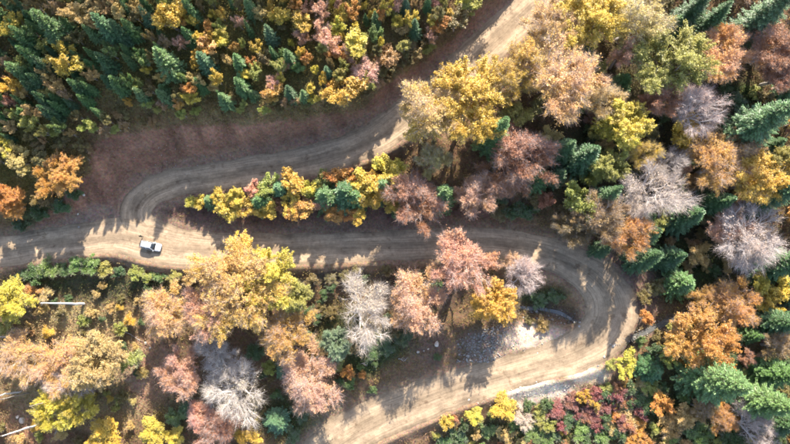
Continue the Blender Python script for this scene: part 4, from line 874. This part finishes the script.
# ------------------------------------------------------------------ standing pale trunks, lower left
def standing_trunk(px, py, h, r, label, seed, mat=PALE_BARK):
    x, y, z = hit(px, py); rng = np.random.default_rng(seed); e = link(bpy.data.objects.new('dead_tree', None)); e.location = (x, y, z); tag(e, label, 'dead tree', 'pale bare trunks at the lower left')
    segs = []; p = np.array((0, 0, -.6)); n = 9
    for i in range(n):
        q = np.array((rng.normal() * .05, rng.normal() * .05, h * (i + 1) / n)); segs.append((p, q, r * (1.12 - .75 * i / n), r * (1.12 - .75 * (i + 1) / n), 9)); p = q
    V, F = tubes(segs); link(bpy.data.objects.new('trunk', mesh_np('trunk', V, F, [mat], True)), e)
    for k in range(2):
        zz = h * rng.uniform(.45, .97); th = rng.random() * 6.28; L = rng.uniform(.3, .6); a = np.array((0, 0, zz)); d = np.array((math.cos(th), math.sin(th), .5)); m = a + d * L * .5 + rng.normal(size=3) * .05
        V, F = tubes([(a, m, .05, .035, 5), (m, a + d * L + np.array((0, 0, .15)), .035, .012, 5)]); link(bpy.data.objects.new('branch', mesh_np('branch', V, F, [mat], True)), e)
standing_trunk(84, 304, 15, .26, 'upper pale leafless trunk standing left of the yellow and pink tree', 1)
standing_trunk(40, 424, 12, .22, 'lower pale leafless trunk standing left of the yellow pair near the corner', 2)
standing_trunk(21, 391, 9, .2, 'pale leafless trunk at the left edge above the lower one', 3)
standing_trunk(17, 336, 7, .2, 'short pale leafless trunk at the left edge under the yellow-green bush', 4)

for k, (px, py, lab) in enumerate(((29, 393, 'thin grey leafless trunk added for its shadow stripe, below the orange thin tree'), (33, 426, 'thin grey leafless trunk added for its shadow, just left of the lower pale trunk'), (11, 397, 'thin grey leafless trunk added for shadow at the left edge between two pale trunks'), (62, 398, 'thin grey leafless trunk added for its shadow behind the left yellow tree'), (6, 428, 'thin grey leafless trunk added for its shadow in the lower left corner'))):
    standing_trunk(px, py, 9 + k % 2 * 2, .14, lab, 20 + k, BARK)  # slim trunks added to cast the parallel shadow stripes on the ground
# ------------------------------------------------------------------ fallen branches
def fallen(px, py, L, ang, label, seed):
    x, y, z = hit(px, py); rng = np.random.default_rng(seed); d = np.array((math.cos(ang), math.sin(ang))); segs = []
    pt = lambda s, o=0.0: np.array((x + d[0] * s - d[1] * o, y + d[1] * s + d[0] * o, float(H(x + d[0] * s - d[1] * o, y + d[1] * s + d[0] * o)) + .14))
    n = 7
    for i in range(n): a = L * (i / n - .5); b = L * ((i + 1) / n - .5); segs.append((pt(a, .12 * math.sin(i)), pt(b, .12 * math.sin(i + 1)), 0.1 * (1.1 - .9 * i / n), 0.1 * (1.1 - .9 * (i + 1) / n), 7))
    e = link(bpy.data.objects.new('fallen_branch', None)); e.location = (x, y, z); tag(e, label, 'branch', 'fallen pale branches')
    V, F = tubes(segs); me = mesh_np('stem', V - np.array((x, y, z)), F, [LIMB], True); link(bpy.data.objects.new('stem', me), e)
    for k in range(4):
        s = L * rng.uniform(-.2, .4); o = rng.choice((-1, 1)) * rng.uniform(.5, 1.1); a = pt(s, .1); b = pt(s + .5, o); b[2] += .25
        V, F = tubes([(a, b, .06, .02, 5)]); link(bpy.data.objects.new('side_branch', mesh_np('side_branch', V - np.array((x, y, z)), F, [LIMB], True)), e)
fallen(385, 354, 4.2, .15, 'forked pale fallen branch on the green patch below the pink round tree', 1)
fallen(364, 363, 2.6, .45, 'short pale fallen branch left of the forked one', 2)
fallen(135, 337, 4.5, -.5, 'pale fallen branch on the ground below the yellow and pink tree', 3)
fallen(402, 360, 1.8, -.3, 'small pale fallen stick right of the forked branch', 4)

# ------------------------------------------------------------------ stones
def rock_mesh(name, seed, mat):
    rng = np.random.default_rng(seed); bm = bmesh.new(); bmesh.ops.create_icosphere(bm, subdivisions=2, radius=1)
    dirs = unit(rng.normal(size=(9, 3))); offs = rng.uniform(.55, .95, 9)
    for v in bm.verts:
        c = np.array(v.co)
        for d, o in zip(dirs, offs):
            s = c @ d
            if s > o: c = c - d * (s - o) * .9
        v.co = Vector(c * np.array((1, .8, .62)))
    me = bpy.data.meshes.new(name); bm.to_mesh(me); bm.free(); me.materials.append(mat); return me
ROCKS = [rock_mesh('boulder', s, PALE_ROCK) for s in range(3)] + [rock_mesh('boulder', s + 3, GREY_ROCK) for s in range(3)]
for i, (px, py, r, k, lab) in enumerate([
 (418,352,.42,0,'pale boulder on the bare earth left of the grey scree'),(428,349,.3,1,'small pale boulder right of the pale boulder on bare earth'),(424,351,.2,2,'tiny pale stone between the two pale boulders'),(437,344,.75,2,'large pinkish boulder above the small green shrub on bare earth'),
 (84,195,.36,0,'lone white stone below the large orange tree'),(64,211,.3,1,'white stone at the bank foot left of the lone white stone'),(78,214,.26,2,'small pale stone at the bank foot above the side road'),(79,227,.34,4,'small dark stone on the side road'),
 (57,389,.5,0,'pale boulder on litter between the pale trunks'),(23,420,.9,1,'large pale boulder above the lower pale trunk'),(18,417,.5,0,'smaller pale boulder beside the large one at lower left'),(57,432,.7,2,'pale boulder near the bottom edge at lower left'),
 (146,343,.45,1,'pale stone on bare ground right of the wide tan crown'),(150,348,.3,2,'small pale stone right below the pale stone on bare ground'),(143,378,.3,0,'small white stone on bare ground at lower left'),(469,400,.32,1,'pinkish stone at the lower edge of the lower road'),
 (604,357,.4,3,'grey boulder where the stream meets the lower bend'),(613,346,.5,4,'grey boulder in the stream right of the lower bend'),(598,366,.32,5,'grey boulder at the road edge near the yellow shrub'),(579,326,.38,3,'grey boulder at the end of the stream inside the bend'),(536,312,.5,5,'grey boulder in the stream above the pale slope')]):
    x, y, z = hit(px, py); o = link(bpy.data.objects.new('boulder', ROCKS[k])); o.location = (x, y, z + r * .2); o.scale = (r, r, r); o.rotation_euler = (random.uniform(-.3, .3), random.uniform(-.3, .3), random.random() * 6); tag(o, lab, 'stone', 'scattered stones')
def rubble(name, label, polys, mat, smin, smax, seed):
    rng = np.random.default_rng(seed); ico_v = []; bm = bmesh.new(); bmesh.ops.create_icosphere(bm, subdivisions=1, radius=1); bm.verts.ensure_lookup_table()
    bv = np.array([v.co for v in bm.verts]); bf = np.array([[v.index for v in f.verts] for f in bm.faces]); bm.free(); Vs = []; Fs = []; o = 0
    for poly, n in polys:
        P = np.array(poly, float); c = 0
        while c < n:
            q = P.min(0) + rng.random(2) * (P.max(0) - P.min(0))
            if not inside(P, q[:1] + rng.normal() * 3, q[1:] + rng.normal() * 2)[0]: continue
            c += 1; x, y = px2w(q[0], q[1], -9.5); z = float(H(x, y)); s = smin + (smax - smin) * rng.random() ** 4; x, y = px2w(q[0], q[1], z); z = float(H(x, y))
            A = np.linalg.qr(rng.normal(size=(3, 3)))[0] * np.array((1, rng.uniform(.5, .9), rng.uniform(.45, .8))) * s
            Vs.append((bv * rng.uniform(.7, 1.15, (len(bv), 1))) @ A.T + np.array((x, y, z + s * .12))); Fs.append(bf + o); o += len(bv)
    me = mesh_np(name, np.vstack(Vs), np.vstack(Fs), [mat]); tag(link(bpy.data.objects.new(name, me)), label, 'rubble', kind='stuff')
rubble('scree', 'grey broken rock scree on the slope under the orange gold tree', [([(457,350),(462,338),(478,332),(500,324),(506,330),(500,345),(497,360),(480,364),(460,362)], 900), ([(500,330),(515,318),(530,330),(520,350),(500,358)], 90), ([(515,306),(575,316),(580,326),(560,322),(515,313)], 150), ([(606,352),(640,337),(670,322),(668,318),(636,332),(604,346)], 130)], GREY_ROCK, .09, .42, 1)
rubble('rubble', 'pale rubble strewn along the lower edge of the lower road', [([(478,402),(500,390),(530,382),(560,379),(575,384),(565,396),(530,398),(500,406)], 160), ([(500,355),(520,333),(545,330),(575,338),(560,345),(520,358)], 70)], PALE_ROCK, .07, .28, 2)
rubble('roadside_stones', 'small earth-coloured stones spilled along the road edges', [([(440,372),(500,356),(580,330),(580,334),(500,361),(440,377)], 200), ([(380,150),(412,128),(470,70),(505,45),(510,48),(470,76),(415,132),(384,154)], 120), ([(92,175),(100,150),(135,137),(200,132),(300,125),(352,116),(424,66),(470,30),(480,38),(400,105),(330,145),(200,160),(130,180),(95,205)], 420), ([(100,222),(130,190),(180,168),(300,150),(300,153),(180,171),(134,194),(105,226)], 160)], GREY_ROCK, .05, .2, 3)

# ------------------------------------------------------------------ white car
def build_car():
    paint = plain('white_car_paint', (.56, .57, .58), .32, .5, 0, .6); glass = plain('car_glass', (.02, .025, .03), .06, .6); black = plain('black_plastic', (.02, .02, .02), .6, .3); rubber = plain('tyre_rubber', (.025, .025, .025), .9, .2); alloy = plain('alloy_rim', (.55, .56, .58), .35, .5, .8); lens = plain('lamp_lens', (.75, .77, .80), .1, .6); red = plain('tail_lamp', (.35, .02, .02), .2, .5)
    a = Vector((*hit(143.5, 244.6)[:2], 0)); b = Vector((*hit(161.5, 248.2)[:2], 0)); mid = (a + b) / 2; ang = math.atan2(b.y - a.y, b.x - a.x)
    e = link(bpy.data.objects.new('parked_car', None)); zc = float(H(mid.x, mid.y)) + .12; e.location = (mid.x, mid.y, zc); e.rotation_euler = (0, 0, ang); tag(e, 'white five-door car parked on the dirt road below the hairpin', 'car')
    def loft(name, secs, mat, parent=e, cap=True, smooth=True):
        bm = bmesh.new(); rings = [[bm.verts.new(p) for p in s] for s in secs]; n = len(secs[0])
        for A, B in zip(rings, rings[1:]):
            for k in range(n): bm.faces.new((A[k], A[(k + 1) % n], B[(k + 1) % n], B[k]))
        if cap: bm.faces.new(rings[0][::-1]); bm.faces.new(rings[-1])
        bmesh.ops.recalc_face_normals(bm, faces=bm.faces); me = bpy.data.meshes.new(name); bm.to_mesh(me); bm.free(); me.materials.append(mat)
        if smooth: me.polygons.foreach_set('use_smooth', np.ones(len(me.polygons), bool))
        return link(bpy.data.objects.new(name, me), parent)
    def sec(x, hw, z0, z1, cr=.12, tuck=.06):
        return [(x, -hw + tuck, z0), (x, -hw, z0 + .22), (x, -hw, (z0 + z1) / 2 + .05), (x, -hw + .03, z1 - cr), (x, -hw + cr, z1 - .02), (x, -hw * .45, z1 + .015), (x, 0, z1 + .025), (x, hw * .45, z1 + .015), (x, hw - cr, z1 - .02), (x, hw - .03, z1 - cr), (x, hw, (z0 + z1) / 2 + .05), (x, hw, z0 + .22), (x, hw - tuck, z0)]
    loft('body', [sec(-2.28, .72, .42, .82), sec(-2.22, .84, .30, .98), sec(-2.0, .90, .27, 1.04), sec(-1.2, .92, .26, 1.05), sec(0, .92, .26, 1.03), sec(.9, .92, .26, 1.0), sec(1.5, .90, .27, .95), sec(2.0, .86, .28, .86), sec(2.24, .74, .32, .74), sec(2.32, .56, .40, .60)], paint)
    def cab(x, hw, z): return [(x, -hw, z), (x, -hw * .5, z + .03), (x, 0, z + .04), (x, hw * .5, z + .03), (x, hw, z)]
    def slab(name, pts, mat, th=.03, parent=e):
        bm = bmesh.new(); R1 = [[bm.verts.new(p) for p in r] for r in pts]
        for A, B in zip(R1, R1[1:]):
            for k in range(len(A) - 1): bm.faces.new((A[k], A[k + 1], B[k + 1], B[k]))
        bmesh.ops.recalc_face_normals(bm, faces=bm.faces); me = bpy.data.meshes.new(name); bm.to_mesh(me); bm.free(); me.materials.append(mat); me.polygons.foreach_set('use_smooth', np.ones(len(me.polygons), bool))
        o = link(bpy.data.objects.new(name, me), parent); md = o.modifiers.new('solid', 'SOLIDIFY'); md.thickness = th; md.offset = 0; return o
    slab('roof', [cab(-1.85, .60, 1.50), cab(-1.5, .66, 1.57), cab(-.6, .68, 1.60), cab(.1, .66, 1.58), cab(.38, .62, 1.53)], paint, .05)
    slab('windshield', [cab(.40, .615, 1.51), cab(.75, .68, 1.30), cab(1.18, .76, 1.02)], glass)
    slab('rear_window', [cab(-1.87, .59, 1.485), cab(-2.0, .64, 1.3), cab(-2.13, .70, 1.06)], glass)
    for s in (-1, 1):
        slab('side_window', [[(-1.78, s * .615, 1.47), (-1.95, s * .82, 1.06)], [(-1.2, s * .655, 1.53), (-1.2, s * .855, 1.06)], [(-.72, s * .67, 1.555), (-.72, s * .865, 1.05)]], glass)
        slab('side_window', [[(-.64, s * .67, 1.555), (-.64, s * .865, 1.05)], [(0, s * .66, 1.54), (0, s * .86, 1.04)], [(.32, s * .63, 1.50), (1.02, s * .83, 1.02)]], glass)
        slab('pillar', [[(-.73, s * .675, 1.56), (-.73, s * .868, 1.05)], [(-.63, s * .675, 1.56), (-.63, s * .868, 1.05)]], paint)
        slab('pillar', [[(.34, s * .64, 1.53), (1.06, s * .85, 1.0)], [(.42, s * .61, 1.535), (1.2, s * .78, 1.02)]], paint, .05)
        slab('pillar', [[(-1.78, s * .62, 1.50), (-1.97, s * .84, 1.04)], [(-1.9, s * .58, 1.50), (-2.16, s * .72, 1.04)]], paint, .05)
        slab('roof_rail', [[(-1.6, s * .60, 1.60), (-1.6, s * .565, 1.64)], [(.1, s * .61, 1.62), (.1, s * .575, 1.66)]], black, .04)
        loft('mirror', [[(.88, s * .90, 1.02), (.88, s * 1.06, 1.02), (.88, s * 1.06, 1.17), (.88, s * .90, 1.17)], [(1.06, s * .90, 1.04), (1.04, s * 1.03, 1.04), (1.04, s * 1.03, 1.15), (1.06, s * .90, 1.15)]], paint, smooth=False)
        slab('headlight', [[(2.0, s * .82, .80), (2.0, s * .80, .66)], [(2.26, s * .66, .76), (2.27, s * .66, .62)]], lens, .04)
        slab('tail_light', [[(-2.10, s * .86, 1.0), (-2.14, s * .88, .72)], [(-2.24, s * .66, .98), (-2.27, s * .68, .72)]], red, .04)
        for x in (-1.38, 1.42):
            w = link(bpy.data.objects.new('wheel', None), e); w.location = (x, s * .82, .33)
            for nm, r, wd, mt in (('tyre', .335, .11, rubber), ('rim', .22, .118, alloy)):
                bm = bmesh.new(); bmesh.ops.create_cone(bm, cap_ends=True, segments=24, radius1=r, radius2=r, depth=2 * wd, matrix=Matrix.Rotation(math.pi / 2, 4, 'X')); bmesh.ops.bevel(bm, geom=[ed for ed in bm.edges if ed.calc_face_angle(0) > 1], offset=.03, segments=2, affect='EDGES'); me = bpy.data.meshes.new(nm); bm.to_mesh(me); bm.free(); me.materials.append(mt); link(bpy.data.objects.new(nm, me), w)
    slab('grille', [[(2.325, -.42, .60), (2.335, -.42, .44)], [(2.335, .42, .60), (2.34, .42, .44)]], black, .03)
    slab('bumper', [[(2.24, -.70, .42), (2.2, -.70, .30)], [(2.345, 0, .42), (2.32, 0, .30)], [(2.24, .70, .42), (2.2, .70, .30)]], black, .05)
    slab('bumper', [[(-2.24, -.74, .52), (-2.22, -.74, .32)], [(-2.31, 0, .52), (-2.29, 0, .32)], [(-2.24, .74, .52), (-2.22, .74, .32)]], black, .05)
    slab('wiper', [[(1.17, -.5, 1.055), (1.19, -.5, 1.055)], [(1.02, .05, 1.17), (1.04, .05, 1.17)]], black, .02)
build_car()

# ------------------------------------------------------------------ person standing by the car
def build_person():
    x, y, z = hit(143, 237); z = max(z, float(H(x, y))) + .13
    e = link(bpy.data.objects.new('person', None)); e.location = (x, y, z); e.rotation_euler = (0, 0, 2.2); tag(e, 'person in dark clothing standing on the road behind the white car', 'person')
    J = {'pel': (0, 0, .95, .15), 'bel': (0, 0, 1.1, .15), 'che': (0, 0, 1.32, .165), 'nek': (0, 0, 1.5, .06), 'hed': (0.02, 0, 1.60, .085), 'top': (0.02, 0, 1.70, .075)}
    ed = [('pel', 'bel'), ('bel', 'che'), ('che', 'nek'), ('nek', 'hed'), ('hed', 'top')]
    for s, n in ((1, 'l'), (-1, 'r')):
        J.update({n + 'hip': (0, s * .10, .88, .095), n + 'kne': (.02, s * .11, .5, .06), n + 'ank': (-.02, s * .12, .09, .045), n + 'toe': (.15, s * .13, .04, .04), n + 'sho': (0, s * .19, 1.40, .065), n + 'elb': (.04, s * .25, 1.13, .045), n + 'wri': (.22, s * .16, 1.10, .033), n + 'hnd': (.28, s * .12, 1.12, .03)})
        ed += [('pel', n + 'hip'), (n + 'hip', n + 'kne'), (n + 'kne', n + 'ank'), (n + 'ank', n + 'toe'), ('che', n + 'sho'), (n + 'sho', n + 'elb'), (n + 'elb', n + 'wri'), (n + 'wri', n + 'hnd')]
        for i in range(5):
            f = n + 'f%d' % i; J[f] = (.33 + .02 * (i in (1, 2)), s * (.15 - .016 * i), 1.13 - .004 * i, .009); ed.append((n + 'hnd', f))
    names = list(J); me = bpy.data.meshes.new('body'); me.from_pydata([J[n][:3] for n in names], [(names.index(a), names.index(b)) for a, b in ed], [])
    o = link(bpy.data.objects.new('body', me), e); md = o.modifiers.new('skin', 'SKIN'); o.modifiers.new('sub', 'SUBSURF').levels = 1; o.modifiers['sub'].render_levels = 1
    for i, n in enumerate(names): me.skin_vertices[0].data[i].radius = (J[n][3], J[n][3]); me.skin_vertices[0].data[i].use_root = (n == 'pel')
    m, nt, out = new_mat('dark_clothing'); tc = nt.nodes.new('ShaderNodeTexCoord'); sx = nt.nodes.new('ShaderNodeSeparateXYZ'); nt.links.new(tc.outputs['Object'], sx.inputs[0])
    mr = N(nt, 'ShaderNodeMapRange'); mr.inputs[1].default_value = 0; mr.inputs[2].default_value = 1.8; nt.links.new(sx.outputs[2], mr.inputs[0])
    r = nt.nodes.new('ShaderNodeValToRGB'); r.color_ramp.interpolation = 'CONSTANT'; nt.links.new(mr.outputs[0], r.inputs[0]); el = r.color_ramp.elements
    el[0].color = (.02, .02, .022, 1); el[1].position = .05; el[1].color = (.03, .035, .045, 1)
    for p, c in ((.53, (.022, .035, .028)), (.84, (.45, .28, .2))): k = el.new(p); k.color = (*c, 1)
    bsdf(nt, out, r.outputs[0], .9, .1); me.materials.append(m)
    bm = bmesh.new(); bmesh.ops.create_icosphere(bm, subdivisions=3, radius=.108, matrix=Matrix.Translation((0.005, 0, 1.69)))
    bmesh.ops.delete(bm, geom=[v for v in bm.verts if v.co.z < 1.66 and v.co.x > -.02 or v.co.z < 1.60], context='VERTS'); hm = bpy.data.meshes.new('hair'); bm.to_mesh(hm); bm.free(); hm.materials.append(plain('dark_hair', (.02, .016, .012), .6, .3)); link(bpy.data.objects.new('hair', hm), e)
build_person()

# ------------------------------------------------------------------ undergrowth, grass and fallen leaves (nobody could count them)
def undergrowth():
    rng = np.random.default_rng(99); n = 84000
    px = rng.uniform(-75, 865, n); py = rng.uniform(-45, 500, n); x, y = px2w(px, py, 0); z = H(x, y)
    for _ in range(4): x, y = px2w(px, py, z); z = .5 * z + .5 * H(x, y)
    z = H(x, y)
    v = bil(gx, gy, VEG, x, y); keep = rng.random(n) < v * (.35 + 1.3 * vnoise(x / 3, y / 3)); x, y, z, v = x[keep], y[keep], z[keep], v[keep]; n = len(x)
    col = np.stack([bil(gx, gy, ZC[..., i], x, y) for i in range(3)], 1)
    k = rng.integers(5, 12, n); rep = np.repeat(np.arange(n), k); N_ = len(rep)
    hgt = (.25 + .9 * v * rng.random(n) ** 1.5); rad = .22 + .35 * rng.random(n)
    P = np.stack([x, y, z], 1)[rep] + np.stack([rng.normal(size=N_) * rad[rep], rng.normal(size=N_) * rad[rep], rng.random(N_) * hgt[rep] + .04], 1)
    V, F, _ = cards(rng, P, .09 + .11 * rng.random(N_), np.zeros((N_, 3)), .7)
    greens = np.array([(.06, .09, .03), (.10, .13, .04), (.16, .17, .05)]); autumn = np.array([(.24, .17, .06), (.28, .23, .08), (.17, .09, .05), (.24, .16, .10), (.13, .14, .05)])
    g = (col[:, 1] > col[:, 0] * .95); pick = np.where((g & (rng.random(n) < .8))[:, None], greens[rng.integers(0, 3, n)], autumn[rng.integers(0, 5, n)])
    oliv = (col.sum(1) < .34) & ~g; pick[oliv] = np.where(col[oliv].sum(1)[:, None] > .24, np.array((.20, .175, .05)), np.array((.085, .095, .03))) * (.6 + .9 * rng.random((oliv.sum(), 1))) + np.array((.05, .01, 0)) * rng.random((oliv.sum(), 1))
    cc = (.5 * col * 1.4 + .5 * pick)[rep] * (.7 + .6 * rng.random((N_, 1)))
    me = mesh_np('undergrowth', V, F, [UNDER], False, None, None, np.repeat(cc, 4, axis=0)); tag(link(bpy.data.objects.new('undergrowth', me)), 'low grass, herbs and brush covering the forest floor', 'undergrowth', kind='stuff')
    # fallen leaves
    n = 14000; px = rng.uniform(-20, 810, n); py = rng.uniform(-20, 460, n); x, y = px2w(px, py, 0); z = H(x, y)
    for _ in range(4): x, y = px2w(px, py, z); z = .5 * z + .5 * H(x, y)
    rd, _z = bil(gx, gy, RD, x, y), 0; keep = rng.random(n) < np.clip(.12 + .5 * (rd + 2) / 4, .06, .8); x, y = x[keep], y[keep]; n = len(x); rd = rd[keep]
    P = np.stack([x, y, H(x, y) + np.where(rd < .6, .16, .05)], 1); nr = unit(rng.normal(size=(n, 3)) * .3 + np.array((0, 0, 1))); a = unit(np.cross(nr, rng.normal(size=(n, 3)))); b = np.cross(nr, a); s = (.05 + .07 * rng.random(n))[:, None]
    V = np.stack([P - a * s, P + b * s * .7, P + a * s, P - b * s * .7], 1).reshape(-1, 3); i = np.arange(n) * 4; F = np.stack([i, i + 1, i + 2, i + 3], 1)
    pal = np.array([(.34, .20, .08), (.28, .14, .06), (.22, .11, .07), (.36, .25, .17), (.20, .13, .08)]); cc = pal[rng.integers(0, 5, n)] * (.6 + .6 * rng.random((n, 1)))
    me = mesh_np('fallen_leaves', V, F, [UNDER], False, None, None, np.repeat(cc, 4, axis=0)); tag(link(bpy.data.objects.new('fallen_leaves', me)), 'dry fallen leaves scattered over banks and road edges', 'leaves', kind='stuff')
undergrowth()

# ------------------------------------------------------------------ the wood goes on past the picture's edges
def outer_wood():
    rng = np.random.default_rng(404); Vs = []; Fs = []; Cs = []; o = 0; n = 0; spots = []
    pal = np.array([COLR[c][0] for c in ('gold', 'yellow', 'orange', 'tan', 'pink', 'russet', 'olive', 'yellowgreen', 'fir', 'darkfir', 'fir', 'bluefir', 'green')])
    tries = 0
    while n < 150 and tries < 6000:
        tries += 1; px = rng.uniform(-85, 875); py = rng.uniform(-80, 525)
        if -10 < px < 800 and -12 < py < 455: continue
        x, y, z = hit(px, py)
        if float(bil(gx, gy, RD, np.array(x), np.array(y))) < 5.0 or any((x - a) ** 2 + (y - b) ** 2 < 20 for a, b in spots): continue
        n += 1; spots.append((x, y)); k = int(rng.integers(len(pal))); hgt = rng.uniform(7, 12); m = 1050
        if 8 <= k <= 11:
            t = rng.random(m) ** .7; th = rng.random(m) * 6.283; r = (1 - t) * 2.6 * np.sqrt(rng.random(m)); P = np.stack([r * np.cos(th), r * np.sin(th), t * hgt + .3 - .15 * r], 1)
        else:
            L = unit(rng.normal(size=(14, 3))) * .62; q = L[rng.integers(0, 14, m)] + unit(rng.normal(size=(m, 3))) * (rng.random((m, 1)) ** .5) * .36; P = q * np.array((4.2, 4.2, hgt * .36)) + np.array((0, 0, hgt * .62))
        V, F, _ = cards(rng, P + np.array((x, y, z)), 0.18 + .12 * rng.random(m), unit(P - np.array((0, 0, hgt * .4)))); Vs.append(V); Fs.append(F + o); o += len(V); Cs.append(np.repeat(pal[k] * (.7 + .5 * rng.random((m, 1))), 4, axis=0))
        tv, tf = tubes([(np.array((x, y, z - .4)), np.array((x, y, z + hgt * .7)), .2, .07, 5)]); tf = np.concatenate([tf[:, [0, 1, 2]], tf[:, [0, 2, 3]]]); Vs.append(tv); Fs.append(tf + o); o += len(tv); Cs.append(np.tile((.2, .16, .13), (len(tv), 1)))
    me = mesh_np('woodland', np.vstack(Vs), np.vstack(Fs), [UNDER], False, None, None, np.vstack(Cs)); tag(link(bpy.data.objects.new('woodland', me)), 'mixed autumn wood continuing around the edges of the view', 'woodland', kind='stuff')
outer_wood()
